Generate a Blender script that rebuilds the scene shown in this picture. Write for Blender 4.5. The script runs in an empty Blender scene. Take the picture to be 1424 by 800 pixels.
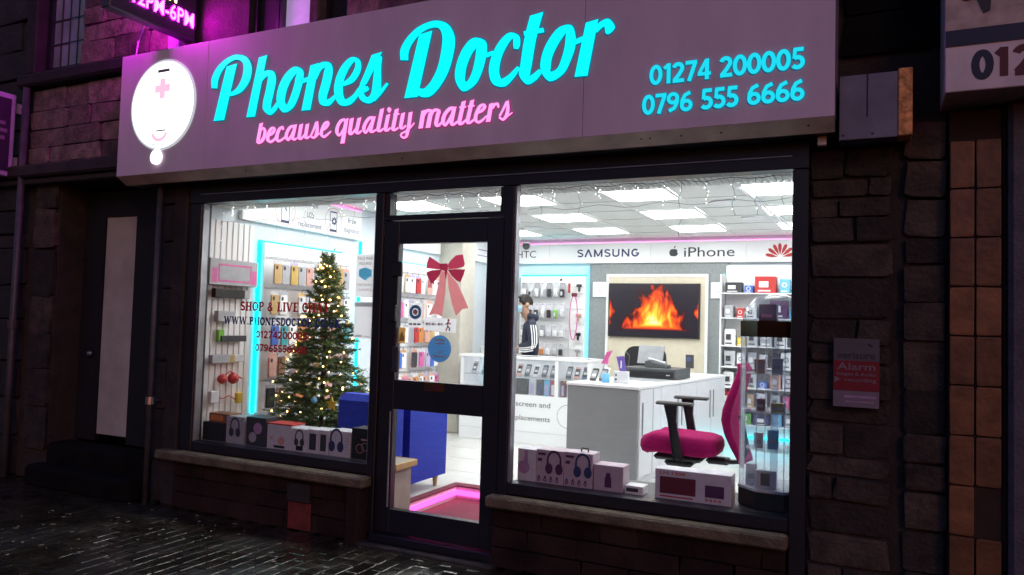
import bpy, bmesh, math, random
from mathutils import Vector, Matrix
random.seed(7)
SC = bpy.context.scene
COL = SC.collection
rad = math.radians

# ------------------------------------------------------------------ camera
cam = bpy.data.cameras.new("camera"); camo = bpy.data.objects.new("camera", cam); COL.objects.link(camo)
cam.sensor_width = 36.0; cam.lens = 1060.0 / 1424.0 * 36.0
cam.clip_start = 0.05; cam.clip_end = 500
RR = Vector((0.89992601, 0.4350575, 0.02929422)); UU = Vector((-0.00621824, -0.05437066, 0.99850146)); FF = Vector((-0.43599829, 0.89875959, 0.04622428))
M = Matrix.Identity(4)
for i in range(3):
    M[i][0] = RR[i]; M[i][1] = UU[i]; M[i][2] = -FF[i]
M.translation = Vector((0, -4.5, 1.5))
camo.matrix_world = M
SC.camera = camo

# ------------------------------------------------------------------ dusk sky and a low, weak, warm sun
SUN_EL, SUN_AZ = 24.0, 140.0          # azimuth clockwise from +Y (the sun stands over the street, to the right of the camera)
w = bpy.data.worlds.new("World"); SC.world = w; w.use_nodes = True
nt = w.node_tree; bg = nt.nodes["Background"]
sky = nt.nodes.new("ShaderNodeTexSky"); sky.sky_type = 'NISHITA'; sky.sun_disc = False
sky.sun_elevation = rad(3.0); sky.sun_rotation = rad(SUN_AZ); sky.air_density = 2.0; sky.dust_density = 1.5; sky.ozone_density = 5.0
hue = nt.nodes.new("ShaderNodeMixRGB"); hue.blend_type = 'MULTIPLY'; hue.inputs[0].default_value = 1.0
hue.inputs[2].default_value = (0.95, 0.80, 1.18, 1)
nt.links.new(sky.outputs[0], hue.inputs[1]); nt.links.new(hue.outputs[0], bg.inputs[0])
bg.inputs[1].default_value = 0.15
sl = bpy.data.lights.new("sun", 'SUN'); sl.energy = 0.12; sl.angle = rad(12); sl.color = (1.0, 0.55, 0.25)
so = bpy.data.objects.new("sun", sl); COL.objects.link(so)
so.rotation_euler = (rad(90 - SUN_EL), 0, rad(180 - SUN_AZ) + math.pi)
d = Vector((math.sin(rad(SUN_AZ)) * math.cos(rad(SUN_EL)), math.cos(rad(SUN_AZ)) * math.cos(rad(SUN_EL)), math.sin(rad(SUN_EL))))
so.rotation_euler = d.to_track_quat('Z', 'Y').to_euler()

SC.view_settings.view_transform = 'Standard'; SC.view_settings.look = 'None'
SC.view_settings.exposure = 1.5; SC.view_settings.gamma = 1.0; SC.view_settings.use_curve_mapping = False
SC.render.engine = 'CYCLES'
cy = SC.cycles
cy.use_denoising = True; cy.max_bounces = 10; cy.diffuse_bounces = 5; cy.glossy_bounces = 4; cy.transparent_max_bounces = 24
cy.transmission_bounces = 6; cy.sample_clamp_indirect = 6.0; cy.caustics_reflective = False; cy.caustics_refractive = False

# ------------------------------------------------------------------ materials
MATS = {}
def mat(name, col, rough=0.6, metal=0.0, var=0.12, scale=8.0, bump=0.0, bscale=60.0, emit=None, estr=0.0, rnd=0.0, spec=0.5, sample=True, detail=4.0, trans=0.0, stretch=None, rvar=None, world=False):
    m = bpy.data.materials.new(name); m.use_nodes = True; MATS[name] = m
    n = m.node_tree.nodes; L = m.node_tree.links; b = n["Principled BSDF"]
    b.inputs["Roughness"].default_value = rough; b.inputs["Metallic"].default_value = metal
    b.inputs["Specular IOR Level"].default_value = spec
    c = tuple(col) + (1,)
    tc = n.new("ShaderNodeTexCoord"); src = tc.outputs["Object"]
    if world: src = n.new("ShaderNodeNewGeometry").outputs["Position"]
    if var > 0 or rnd > 0:
        nz = n.new("ShaderNodeTexNoise"); nz.inputs["Scale"].default_value = scale; nz.inputs["Detail"].default_value = detail
        if stretch:
            mp = n.new("ShaderNodeMapping"); mp.inputs["Scale"].default_value = stretch; L.new(tc.outputs["Object"], mp.inputs["Vector"]); L.new(mp.outputs[0], nz.inputs["Vector"])
        else: L.new(src, nz.inputs["Vector"])
        mr = n.new("ShaderNodeMapRange"); mr.inputs[1].default_value = 0.3; mr.inputs[2].default_value = 0.7
        mr.inputs[3].default_value = 1 - var; mr.inputs[4].default_value = 1 + var
        L.new(nz.outputs[0], mr.inputs[0])
        fac = mr.outputs[0]
        if rnd > 0:
            oi = n.new("ShaderNodeObjectInfo")
            m2 = n.new("ShaderNodeMapRange"); m2.inputs[3].default_value = 1 - rnd; m2.inputs[4].default_value = 1 + rnd
            L.new(oi.outputs["Random"], m2.inputs[0])
            mu = n.new("ShaderNodeMath"); mu.operation = 'MULTIPLY'; L.new(fac, mu.inputs[0]); L.new(m2.outputs[0], mu.inputs[1]); fac = mu.outputs[0]
        vm = n.new("ShaderNodeVectorMath"); vm.operation = 'SCALE'; vm.inputs[0].default_value = col
        L.new(fac, vm.inputs["Scale"]); L.new(vm.outputs[0], b.inputs["Base Color"])
    else:
        b.inputs["Base Color"].default_value = c
    if bump > 0:
        nb = n.new("ShaderNodeTexNoise"); nb.inputs["Scale"].default_value = bscale; nb.inputs["Detail"].default_value = 6
        L.new(src, nb.inputs["Vector"])
        bp = n.new("ShaderNodeBump"); bp.inputs["Strength"].default_value = bump; bp.inputs["Distance"].default_value = 0.02
        L.new(nb.outputs[0], bp.inputs["Height"]); L.new(bp.outputs[0], b.inputs["Normal"])
    if rvar:                              # patchy wetness: roughness follows a broad world-space noise
        ge = n.new("ShaderNodeNewGeometry"); nr_ = n.new("ShaderNodeTexNoise"); nr_.inputs["Scale"].default_value = rvar[2]; nr_.inputs["Detail"].default_value = 5; L.new(ge.outputs["Position"], nr_.inputs["Vector"])
        m4 = n.new("ShaderNodeMapRange"); m4.inputs[1].default_value = 0.35; m4.inputs[2].default_value = 0.65; m4.inputs[3].default_value = rvar[0]; m4.inputs[4].default_value = rvar[1]
        L.new(nr_.outputs[0], m4.inputs[0]); L.new(m4.outputs[0], b.inputs["Roughness"])
    if emit:
        b.inputs["Emission Color"].default_value = tuple(emit) + (1,); b.inputs["Emission Strength"].default_value = estr
    if trans > 0:
        tr_ = n.new("ShaderNodeBsdfTranslucent"); tr_.inputs[0].default_value = c; mx = n.new("ShaderNodeMixShader"); mx.inputs[0].default_value = trans
        L.new(b.outputs[0], mx.inputs[1]); L.new(tr_.outputs[0], mx.inputs[2]); L.new(mx.outputs[0], n["Material Output"].inputs[0])
    if not sample: m.cycles.emission_sampling = 'NONE'
    return m

def glass_mat(name, tint=(1, 1, 1), refl=1.0, rough=0.0, haze=0.0):
    m = bpy.data.materials.new(name); m.use_nodes = True; MATS[name] = m
    n = m.node_tree.nodes; L = m.node_tree.links; n.remove(n["Principled BSDF"]); out = n["Material Output"]
    t = n.new("ShaderNodeBsdfTransparent"); t.inputs[0].default_value = tuple(tint) + (1,)
    g = n.new("ShaderNodeBsdfGlossy"); g.inputs["Roughness"].default_value = rough
    f = n.new("ShaderNodeFresnel")
    gm = n.new("ShaderNodeNewGeometry"); mr = n.new("ShaderNodeMapRange"); mr.inputs[3].default_value = 1.42; mr.inputs[4].default_value = 1 / 1.42
    L.new(gm.outputs["Backfacing"], mr.inputs[0]); L.new(mr.outputs[0], f.inputs[0])     # same reflectance on both faces of a thin sheet
    mu = n.new("ShaderNodeMath"); mu.operation = 'MULTIPLY'; mu.inputs[1].default_value = refl; L.new(f.outputs[0], mu.inputs[0])
    mx = n.new("ShaderNodeMixShader"); L.new(mu.outputs[0], mx.inputs[0]); L.new(t.outputs[0], mx.inputs[1]); L.new(g.outputs[0], mx.inputs[2])
    last = mx
    if haze > 0:
        df = n.new("ShaderNodeBsdfDiffuse"); df.inputs[0].default_value = (0.85, 0.88, 0.9, 1)
        m3 = n.new("ShaderNodeMixShader"); m3.inputs[0].default_value = haze; L.new(mx.outputs[0], m3.inputs[1]); L.new(df.outputs[0], m3.inputs[2]); last = m3
    L.new(last.outputs[0], out.inputs[0])
    return m

# exterior
mat("stone", (0.13, 0.095, 0.08), 0.85, var=0.45, scale=11, bump=0.8, bscale=38, rnd=0.55, world=True)
mat("brown_stone", (0.042, 0.031, 0.024), 0.85, var=0.6, scale=9, bump=0.7, bscale=40, rnd=0.6, world=True)
mat("mortar", (0.030, 0.023, 0.020), 0.95, var=0.3, scale=10, bump=0.5)
mat("soot_stone", (0.020, 0.016, 0.016), 0.8, var=0.4, scale=5, bump=0.6, bscale=20, rnd=0.3, world=True)
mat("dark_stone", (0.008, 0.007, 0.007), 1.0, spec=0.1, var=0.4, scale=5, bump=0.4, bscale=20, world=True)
mat("sill_stone", (0.125, 0.10, 0.062), 0.75, var=0.35, scale=9, bump=0.6, bscale=40)
mat("riser", (0.026, 0.015, 0.013), 0.95, spec=0.2, var=0.4, scale=4, bump=0.5, bscale=30, rnd=0.3, world=True)
mat("red_paint", (0.16, 0.025, 0.02), 0.7, var=0.4, scale=10, bump=0.3)
mat("frame", (0.012, 0.011, 0.017), 0.38, var=0.2, scale=5, bump=0.08, bscale=90)
mat("frame_edge", (0.30, 0.30, 0.33), 0.4, metal=0.6, var=0.2)
mat("fascia", (0.66, 0.55, 0.67), 0.5, var=0.09, scale=2.0, stretch=(1.8, 1.8, 0.5), bump=0.05, bscale=300)
mat("fascia_edge", (0.66, 0.65, 0.60), 0.55, var=0.2, scale=6, bump=0.05)
mat("blue_panel", (0.17, 0.17, 0.24), 0.55, var=0.2, scale=7)
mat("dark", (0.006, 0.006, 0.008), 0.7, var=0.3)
mat("pipe", (0.055, 0.05, 0.055), 0.45, var=0.3, scale=10, bump=0.2)
mat("wet_paver", (0.027, 0.023, 0.015), 0.20, var=0.6, scale=9, bump=0.3, bscale=16, rnd=0.25, spec=0.7, rvar=(0.10, 0.42, 2.2), world=True)
mat("wet_joint", (0.018, 0.016, 0.012), 0.16, var=0.5, scale=4, bump=0.3, bscale=20, rvar=(0.05, 0.4, 2.6))
mat("leaf", (0.30, 0.25, 0.17), 0.6, var=0.4, scale=20)
mat("tile", (0.17, 0.070, 0.026), 0.5, var=0.35, scale=9, bump=0.25, bscale=25, rnd=0.35, world=True)
mat("tile_grout", (0.03, 0.016, 0.01), 0.9, var=0.3)
mat("column", (0.075, 0.07, 0.09), 0.7, var=0.3, bump=0.3)
mat("streetlight_tint_stone", (0.80, 0.38, 0.15), 0.85, var=0.45, scale=28, bump=0.6, bscale=60)  # orange street light painted into the corbel's base colour
mat("door_pale", (0.42, 0.41, 0.37), 0.6, var=0.15, scale=4)
mat("lead", (0.03, 0.03, 0.035), 0.5)
mat("old_glass", (0.26, 0.28, 0.36), 0.25, var=0.3, scale=3, bump=0.15, bscale=6)
mat("lilac_glass", (0.5, 0.45, 0.62), 0.2, var=0.3, scale=5, emit=(0.55, 0.42, 0.8), estr=0.14)
mat("sign_white", (0.68, 0.60, 0.62), 0.5, var=0.15, scale=6)
mat("sign_cream", (0.46, 0.37, 0.33), 0.5, var=0.3, scale=12)
mat("navy", (0.012, 0.014, 0.045), 0.5, var=0.1)
mat("maroon", (0.10, 0.012, 0.02), 0.5, var=0.1)
mat("alarm_red", (0.19, 0.006, 0.016), 0.45, var=0.12)
mat("alarm_grey", (0.09, 0.085, 0.095), 0.5, var=0.12)
mat("alarm_pale", (0.19, 0.16, 0.20), 0.45, var=0.12)
mat("print_dark", (0.03, 0.03, 0.04), 0.6, var=0.1)
mat("led_cyan", (0.0, 0.3, 0.35), 0.4, var=0, emit=(0.0, 0.93, 1.0), estr=0.42)
mat("led_cyan_edge", (0.004, 0.10, 0.16), 0.4, var=0, emit=(0.0, 0.045, 0.078), estr=1.0)
mat("led_pink", (0.3, 0.1, 0.25), 0.4, var=0, emit=(1.0, 0.36, 0.82), estr=0.4)
mat("led_pink_edge", (0.22, 0.012, 0.13), 0.4, var=0, emit=(0.107, 0.0025, 0.045), estr=1.0)
mat("led_number", (0.0, 0.2, 0.3), 0.4, var=0, emit=(0.01, 0.70, 0.84), estr=0.36)
mat("logo_white", (0.8, 0.8, 0.8), 0.4, var=0, emit=(1.0, 0.99, 1.0), estr=0.6)
mat("logo_rim", (0.5, 0.5, 0.55), 0.4, var=0, emit=(0.75, 0.85, 0.9), estr=0.2)
mat("logo_pink", (0.8, 0.5, 0.6), 0.4, var=0, emit=(1.0, 0.52, 0.68), estr=0.361)
mat("logo_grey", (0.2, 0.2, 0.22), 0.4, var=0)
mat("matrix_magenta", (0.3, 0.1, 0.3), 0.4, var=0, emit=(1.0, 0.004, 1.0), estr=60)
mat("matrix_yellow", (0.3, 0.3, 0.1), 0.4, var=0, emit=(1.0, 0.85, 0.30), estr=3)
mat("matrix_box", (0.05, 0.035, 0.06), 0.45, var=0.15)
mat("photo_grey", (0.35, 0.34, 0.38), 0.5, var=0.4, scale=7, emit=(0.4, 0.36, 0.6), estr=0.3)
mat("photo_dark", (0.02, 0.02, 0.03), 0.5, var=0.3)
mat("photo_red", (0.22, 0.02, 0.03), 0.5, var=0.3)
mat("lilac_metal", (0.42, 0.36, 0.52), 0.45, var=0.15)
# interior
mat("white", (0.80, 0.81, 0.82), 0.5, var=0.02, scale=3)
mat("white_gloss", (0.82, 0.82, 0.83), 0.22, var=0.02, scale=3)
mat("wall_white", (0.60, 0.66, 0.71), 0.6, var=0.03, scale=3)
mat("wall_grey", (0.25, 0.27, 0.275), 0.7, var=0.10, scale=30, bump=0.1, bscale=120)
mat("cream", (0.62, 0.56, 0.44), 0.6, var=0.05, scale=14, bump=0.05)
mat("pillar", (0.50, 0.47, 0.41), 0.6, var=0.06, scale=12)
mat("ceiling", (0.74, 0.76, 0.73), 0.8, var=0.05, scale=40, bump=0.15, bscale=150, rnd=0.03)
mat("grid", (0.78, 0.79, 0.78), 0.5, var=0.03)
mat("panel_light", (0.9, 0.9, 0.9), 0.5, var=0, emit=(1.0, 0.985, 0.97), estr=5.1)
mat("floor", (0.62, 0.61, 0.59), 0.22, var=0.07, scale=2.5)
mat("mat_red", (0.20, 0.035, 0.06), 0.9, var=0.5, scale=120, bump=0.5, bscale=200)
mat("led_strip_cyan", (0, 0.3, 0.3), 0.4, var=0, emit=(0.0, 0.85, 1.0), estr=1.7)
mat("led_strip_soft", (0.3, 0.5, 0.55), 0.4, var=0, emit=(0.10, 0.62, 0.85), estr=0.55)
mat("led_line_pink", (0.5, 0.2, 0.4), 0.4, var=0, emit=(1.0, 0.22, 0.55), estr=0.8)
mat("led_strip_pink", (0.3, 0, 0.2), 0.4, var=0, emit=(1.0, 0.06, 0.42), estr=1.6)
mat("grey_laminate", (0.25, 0.265, 0.265), 0.4, var=0.04, scale=5)
mat("desk_white", (0.70, 0.69, 0.72), 0.3, var=0.03)
mat("steel", (0.40, 0.40, 0.42), 0.3, metal=0.9, var=0.1)
mat("black", (0.012, 0.012, 0.014), 0.45, var=0.2)
mat("black_gloss", (0.01, 0.01, 0.012), 0.12, var=0.1)
mat("dark_grey", (0.07, 0.075, 0.08), 0.45, var=0.15)
mat("mid_grey", (0.25, 0.26, 0.28), 0.5, var=0.15)
mat("silver", (0.55, 0.56, 0.58), 0.35, var=0.1)
mat("magenta_fabric", (0.29, 0.002, 0.085), 0.9, spec=0.15, var=0.15, scale=60, bump=0.15, bscale=250)
mat("blue_fabric", (0.010, 0.035, 0.42), 0.75, var=0.12, scale=50, bump=0.1, bscale=200)
mat("oak", (0.50, 0.33, 0.13), 0.5, var=0.2, scale=12)
mat("beige", (0.34, 0.30, 0.26), 0.7, var=0.1)
mat("needle", (0.070, 0.125, 0.026), 0.6, var=0.55, scale=7)
mat("bark", (0.06, 0.035, 0.02), 0.9, var=0.3)
mat("bulb_warm", (0.9, 0.6, 0.2), 0.4, var=0, emit=(1.0, 0.50, 0.14), estr=5, sample=False)
mat("bulb_white", (0.9, 0.9, 0.9), 0.4, var=0, emit=(1.0, 0.97, 0.95), estr=1.3, sample=False)
mat("wire", (0.10, 0.10, 0.10), 0.5, var=0)
mat("clear_wire", (0.45, 0.47, 0.48), 0.3, var=0)
mat("skin", (0.42, 0.24, 0.16), 0.55, var=0.1, scale=20)
mat("hair", (0.012, 0.010, 0.009), 0.7, var=0.3, scale=60, bump=0.4, bscale=120)
mat("tracksuit", (0.018, 0.022, 0.045), 0.75, var=0.2, scale=20, bump=0.2, bscale=40)
mat("mask_blue", (0.32, 0.52, 0.66), 0.7, var=0.06)
for nm, c in dict(c_red=(0.45, 0.03, 0.03), c_orange=(0.60, 0.22, 0.06), c_amber=(0.50, 0.33, 0.14), c_yellow=(0.65, 0.48, 0.04), c_pink=(0.62, 0.12, 0.34),
                  c_rose=(0.60, 0.33, 0.28), c_blue=(0.05, 0.14, 0.55), c_sky=(0.14, 0.42, 0.68), c_purple=(0.16, 0.10, 0.42), c_plum=(0.085, 0.018, 0.09), c_green=(0.16, 0.45, 0.05),
                  c_teal=(0.03, 0.30, 0.33), c_brown=(0.22, 0.09, 0.04), c_grey=(0.36, 0.37, 0.40), c_lgrey=(0.58, 0.59, 0.62), c_white=(0.78, 0.78, 0.79), c_black=(0.009, 0.009, 0.011),
                  c_char=(0.04, 0.04, 0.05), c_navy=(0.03, 0.04, 0.13), c_mauve=(0.40, 0.24, 0.42), c_wine=(0.13, 0.012, 0.028), c_lilac=(0.45, 0.40, 0.58), c_pale=(0.62, 0.60, 0.66), c_gold=(0.50, 0.34, 0.08), c_boxpink=(0.50, 0.40, 0.46)).items():
    mat(nm, c, 0.5, var=0.08, scale=20)
glass_mat("pane", (0.97, 0.985, 0.98), 0.55)
glass_mat("acrylic", (0.955, 0.965, 0.98), 0.9, 0.02, 0.06)
glass_mat("clear_pack", (0.97, 0.97, 0.98), 0.8, 0.08, 0.12)
glass_mat("dome", (0.90, 0.94, 0.99), 1.0, 0.03, 0.24)
glass_mat("decal_red", (0.55, 0.10, 0.14), 0.2, 0.3, 0.0)
mat("bow_dark", (0.26, 0.02, 0.05), 0.6, var=0.25, scale=18, trans=0.8)
mat("bow_mid", (0.36, 0.035, 0.075), 0.6, var=0.25, scale=18, trans=0.8)
mat("bow_light", (0.50, 0.17, 0.18), 0.6, var=0.2, scale=18, trans=0.8)
mat("bow_edge", (0.5, 0.22, 0.22), 0.6, var=0.2)
mat("paper_grey", (0.62, 0.62, 0.64), 0.7, var=0.06, scale=15, trans=0.8)
mat("vinyl_red", (0.30, 0.008, 0.02), 0.5, var=0.1, trans=0.35)
mat("vinyl_blue", (0.02, 0.025, 0.11), 0.5, var=0.1, trans=0.35)
mat("sticker_blue", (0.05, 0.17, 0.38), 0.5, var=0.1, trans=0.6)
mat("poster_grey", (0.40, 0.40, 0.42), 0.5, var=0.05, trans=0.8)
mat("poster_sky", (0.35, 0.72, 0.88), 0.5, var=0.05, trans=0.8)
mat("warn_orange", (0.40, 0.20, 0.06), 0.5, var=0.2, trans=0.8)

# ------------------------------------------------------------------ mesh helpers
class MB:
    def __init__(s): s.v = []; s.f = []; s.mi = []; s.m = 0
    def add(s, vs, fs):
        k = len(s.v); s.v += [tuple(v) for v in vs]
        for f in fs: s.f.append(tuple(i + k for i in f)); s.mi.append(s.m)
        return s
    def box(s, x0, x1, y0, y1, z0, z1, b=0.0):
        if x0 > x1: x0, x1 = x1, x0
        if y0 > y1: y0, y1 = y1, y0
        if z0 > z1: z0, z1 = z1, z0
        if b <= 0:
            return s.add([(x, y, z) for x in (x0, x1) for y in (y0, y1) for z in (z0, z1)],
                         [(0, 1, 3, 2), (4, 6, 7, 5), (0, 4, 5, 1), (2, 3, 7, 6), (0, 2, 6, 4), (1, 5, 7, 3)])
        b = min(b, (x1 - x0) * .45, (y1 - y0) * .45, (z1 - z0) * .45)
        vs = []; idx = {}
        X = (x0, x1); Y = (y0, y1); Z = (z0, z1)
        for i in (0, 1):
            for j in (0, 1):
                for k in (0, 1):
                    sx, sy, sz = (1, -1)[i] * b, (1, -1)[j] * b, (1, -1)[k] * b
                    for a, o in (('x', (0, sy, sz)), ('y', (sx, 0, sz)), ('z', (sx, sy, 0))):
                        idx[i, j, k, a] = len(vs); vs.append((X[i] + o[0], Y[j] + o[1], Z[k] + o[2]))
        fs = []
        for i in (0, 1):
            q = [idx[i, 0, 0, 'x'], idx[i, 0, 1, 'x'], idx[i, 1, 1, 'x'], idx[i, 1, 0, 'x']]; fs.append(q if i == 0 else q[::-1])
            q = [idx[0, i, 0, 'y'], idx[1, i, 0, 'y'], idx[1, i, 1, 'y'], idx[0, i, 1, 'y']]; fs.append(q if i == 0 else q[::-1])
            q = [idx[0, 0, i, 'z'], idx[0, 1, i, 'z'], idx[1, 1, i, 'z'], idx[1, 0, i, 'z']]; fs.append(q if i == 0 else q[::-1])
        for i in (0, 1):
            for j in (0, 1):
                fs.append([idx[i, j, 0, 'x'], idx[i, j, 1, 'x'], idx[i, j, 1, 'y'], idx[i, j, 0, 'y']])
                fs.append([idx[i, 0, j, 'x'], idx[i, 1, j, 'x'], idx[i, 1, j, 'z'], idx[i, 0, j, 'z']])
                fs.append([idx[0, i, j, 'y'], idx[1, i, j, 'y'], idx[1, i, j, 'z'], idx[0, i, j, 'z']])
                for k in (0, 1): fs.append([idx[i, j, k, 'x'], idx[i, j, k, 'y'], idx[i, j, k, 'z']])
        return s.add(vs, fs)
    def tube(s, pts, r, n=8, caps=True, closed=False):
        pts = [Vector(p) for p in pts]; rs = r if isinstance(r, (list, tuple)) else [r] * len(pts)
        vs = []; N = len(pts); u = None
        for i, p in enumerate(pts):
            a = pts[(i - 1) % N] if closed else pts[max(0, i - 1)]; b = pts[(i + 1) % N] if closed else pts[min(N - 1, i + 1)]
            t = (b - a).normalized() if (b - a).length > 1e-9 else Vector((0, 0, 1))
            if u is None:
                u = t.cross(Vector((0, 0, 1)))
                if u.length < 1e-3: u = t.cross(Vector((0, 1, 0)))
            u = (u - t * u.dot(t)).normalized(); v = t.cross(u)
            for k in range(n):
                a_ = 2 * math.pi * k / n; vs.append(p + (u * math.cos(a_) + v * math.sin(a_)) * rs[i])
        fs = []
        for i in range(N if closed else N - 1):
            j = (i + 1) % N
            for k in range(n): fs.append((i * n + k, i * n + (k + 1) % n, j * n + (k + 1) % n, j * n + k))
        if caps and not closed: fs += [tuple(range(n))[::-1], tuple((N - 1) * n + k for k in range(n))]
        return s.add(vs, fs)
    def lathe(s, c, prof, n=20, axis='z', ax=None):
        vs = []; fs = []
        for (r, h) in prof:
            for k in range(n):
                a = 2 * math.pi * k / n; x, y = r * math.cos(a), r * math.sin(a)
                vs.append({'z': (c[0] + x, c[1] + y, c[2] + h), 'y': (c[0] + x, c[1] + h, c[2] + y), 'x': (c[0] + h, c[1] + x, c[2] + y)}[axis])
        for i in range(len(prof) - 1):
            for k in range(n): fs.append((i * n + k, i * n + (k + 1) % n, (i + 1) * n + (k + 1) % n, (i + 1) * n + k))
        if prof[0][0] > 1e-6: fs.append(tuple(range(n))[::-1])
        if prof[-1][0] > 1e-6: fs.append(tuple((len(prof) - 1) * n + k for k in range(n)))
        return s.add(vs, fs)
    def poly(s, pts, nrm, th):           # a flat outline with real thickness th along nrm
        nrm = Vector(nrm); pts = [Vector(p) for p in pts]; n = len(pts)
        vs = [p + nrm * th for p in pts] + pts
        fs = [tuple(range(n)), tuple(range(n, 2 * n))[::-1]] + [(i, i + n, (i + 1) % n + n, (i + 1) % n) for i in range(n)]
        return s.add(vs, fs)
    def flat(s, pts): return s.add(pts, [tuple(range(len(pts)))])
    def strip(s, L, R_, nrm, th):        # ribbon between two edge polylines, thickness th
        nrm = Vector(nrm); n = len(L); L = [Vector(p) for p in L]; R_ = [Vector(p) for p in R_]
        vs = [p + nrm * th for p in L] + [p + nrm * th for p in R_] + L + R_; fs = []
        for i in range(n - 1):
            fs += [(i, i + 1, n + i + 1, n + i), (i, 2 * n + i, 2 * n + i + 1, i + 1), (n + i, n + i + 1, 3 * n + i + 1, 3 * n + i)]
        fs += [(0, n, 3 * n, 2 * n), (n - 1, 3 * n - 1, 4 * n - 1, 2 * n - 1)]
        return s.add(vs, fs)
    def quad(s, o, xd, ud, w_, h_):
        o = Vector(o); xd = Vector(xd); ud = Vector(ud)
        return s.add([o, o + xd * w_, o + xd * w_ + ud * h_, o + ud * h_], [(0, 1, 2, 3)])
    def ring(s, c, xd, ud, r0, r1, n=28, a0=0, a1=360, sx=1.0):
        c = Vector(c); xd = Vector(xd); ud = Vector(ud); vs = []; fs = []
        full = abs(a1 - a0) >= 360; m = n if full else n + 1
        for k in range(m):
            a = rad(a0 + (a1 - a0) * k / n); dv = xd * math.cos(a) * sx + ud * math.sin(a)
            vs += [c + dv * r0, c + dv * r1]
        for k in range(n): j = (k + 1) % m; fs.append((2 * k, 2 * k + 1, 2 * j + 1, 2 * j))
        return s.add(vs, fs)
    def disc(s, c, xd, ud, r, n=24, sx=1.0):
        c = Vector(c); xd = Vector(xd); ud = Vector(ud)
        return s.add([c + xd * math.cos(2 * math.pi * k / n) * r * sx + ud * math.sin(2 * math.pi * k / n) * r for k in range(n)], [tuple(range(n))])
    def text(s, body, o, xd, ud, h=None, w_=None, bold=0.0, align='L', ext=0.0):
        vs, fs = text_geo(body, bold)
        if not vs: return s
        xs = [v[0] for v in vs]; ys = [v[1] for v in vs]; x0, x1 = min(xs), max(xs)
        sy = (h / 0.70) if h else w_ / (x1 - x0)
        sx = w_ / (x1 - x0) if w_ else sy
        if align == 'C': off = (x0 + x1) / 2
        elif align == 'R': off = x1
        else: off = x0
        o = Vector(o); xd = Vector(xd); ud = Vector(ud)
        P = [o + xd * (v[0] - off) * sx + ud * v[1] * sy for v in vs]
        if ext > 0:
            nr = xd.cross(ud); n = len(P)
            edges = {}
            for f in fs:
                for a, b in zip(f, f[1:] + f[:1]):
                    edges[a, b] = 1
            side = [(a, b) for (a, b) in edges if (b, a) not in edges]
            s.add([p + nr * ext for p in P] + P, list(fs) + [(a, a + n, b + n, b) for a, b in side])
        else: s.add(P, fs)
        return s
    def build(s, name, m, parent=None, local=False, smooth=False):
        me = bpy.data.meshes.new(name)
        o = (0, 0, 0)
        if parent is not None and not local:
            r = parent
            while r.parent: r = r.parent
            o = r.location
        me.from_pydata([(v[0] - o[0], v[1] - o[1], v[2] - o[2]) for v in s.v], [], s.f)
        ms = m if isinstance(m, (list, tuple)) else [m]
        for k in ms: me.materials.append(MATS[k])
        if len(ms) > 1: me.polygons.foreach_set("material_index", s.mi)
        if smooth: me.polygons.foreach_set("use_smooth", [True] * len(me.polygons))
        me.update(); me.validate()
        ob = bpy.data.objects.new(name, me); COL.objects.link(ob)
        if parent is not None: ob.parent = parent
        return ob

_TX = {}
def text_geo(body, bold):
    k = (body, bold)
    if k in _TX: return _TX[k]
    c = bpy.data.curves.new("lettering", 'FONT'); c.body = body; c.size = 1.0; c.offset = bold; c.resolution_u = 3
    ob = bpy.data.objects.new("lettering", c); COL.objects.link(ob)
    dg = bpy.context.evaluated_depsgraph_get(); e = ob.evaluated_get(dg); me = e.to_mesh()
    r = ([tuple(v.co) for v in me.vertices], [tuple(p.vertices) for p in me.polygons])
    e.to_mesh_clear(); bpy.data.objects.remove(ob); bpy.data.curves.remove(c)
    _TX[k] = r; return r

def tag(o, label, cat, group=None, kind=None):
    if label: o["label"] = label
    if cat: o["category"] = cat
    if group: o["group"] = group
    if kind: o["kind"] = kind
    return o
def thing(name, label, cat, loc=(0, 0, 0), rz=0.0, group=None):
    o = bpy.data.objects.new(name, None); COL.objects.link(o); o.location = loc; o.rotation_euler = (0, 0, rz); o.empty_display_size = 0.1
    return tag(o, label, cat, group)
def struct(name, mb, m): o = mb.build(name, m); o["kind"] = "structure"; return o
def inst(name, src, parent, loc, scale=(1, 1, 1), rot=(0, 0, 0)):
    o = bpy.data.objects.new(name, src); COL.objects.link(o); o.parent = parent
    r = parent
    while r.parent: r = r.parent
    o.location = Vector(loc) - r.location; o.scale = scale; o.rotation_euler = rot
    return o
ORD = ["first", "second", "third", "fourth", "fifth", "sixth", "seventh", "eighth", "ninth", "tenth", "eleventh", "twelfth"]
FX, UZ, NF = (1, 0, 0), (0, 0, 1), (0, -1, 0)      # facade: right, up, outward
LX, NL = (0, 1, 0), (1, 0, 0)                      # inner left wall: right, outward
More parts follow.
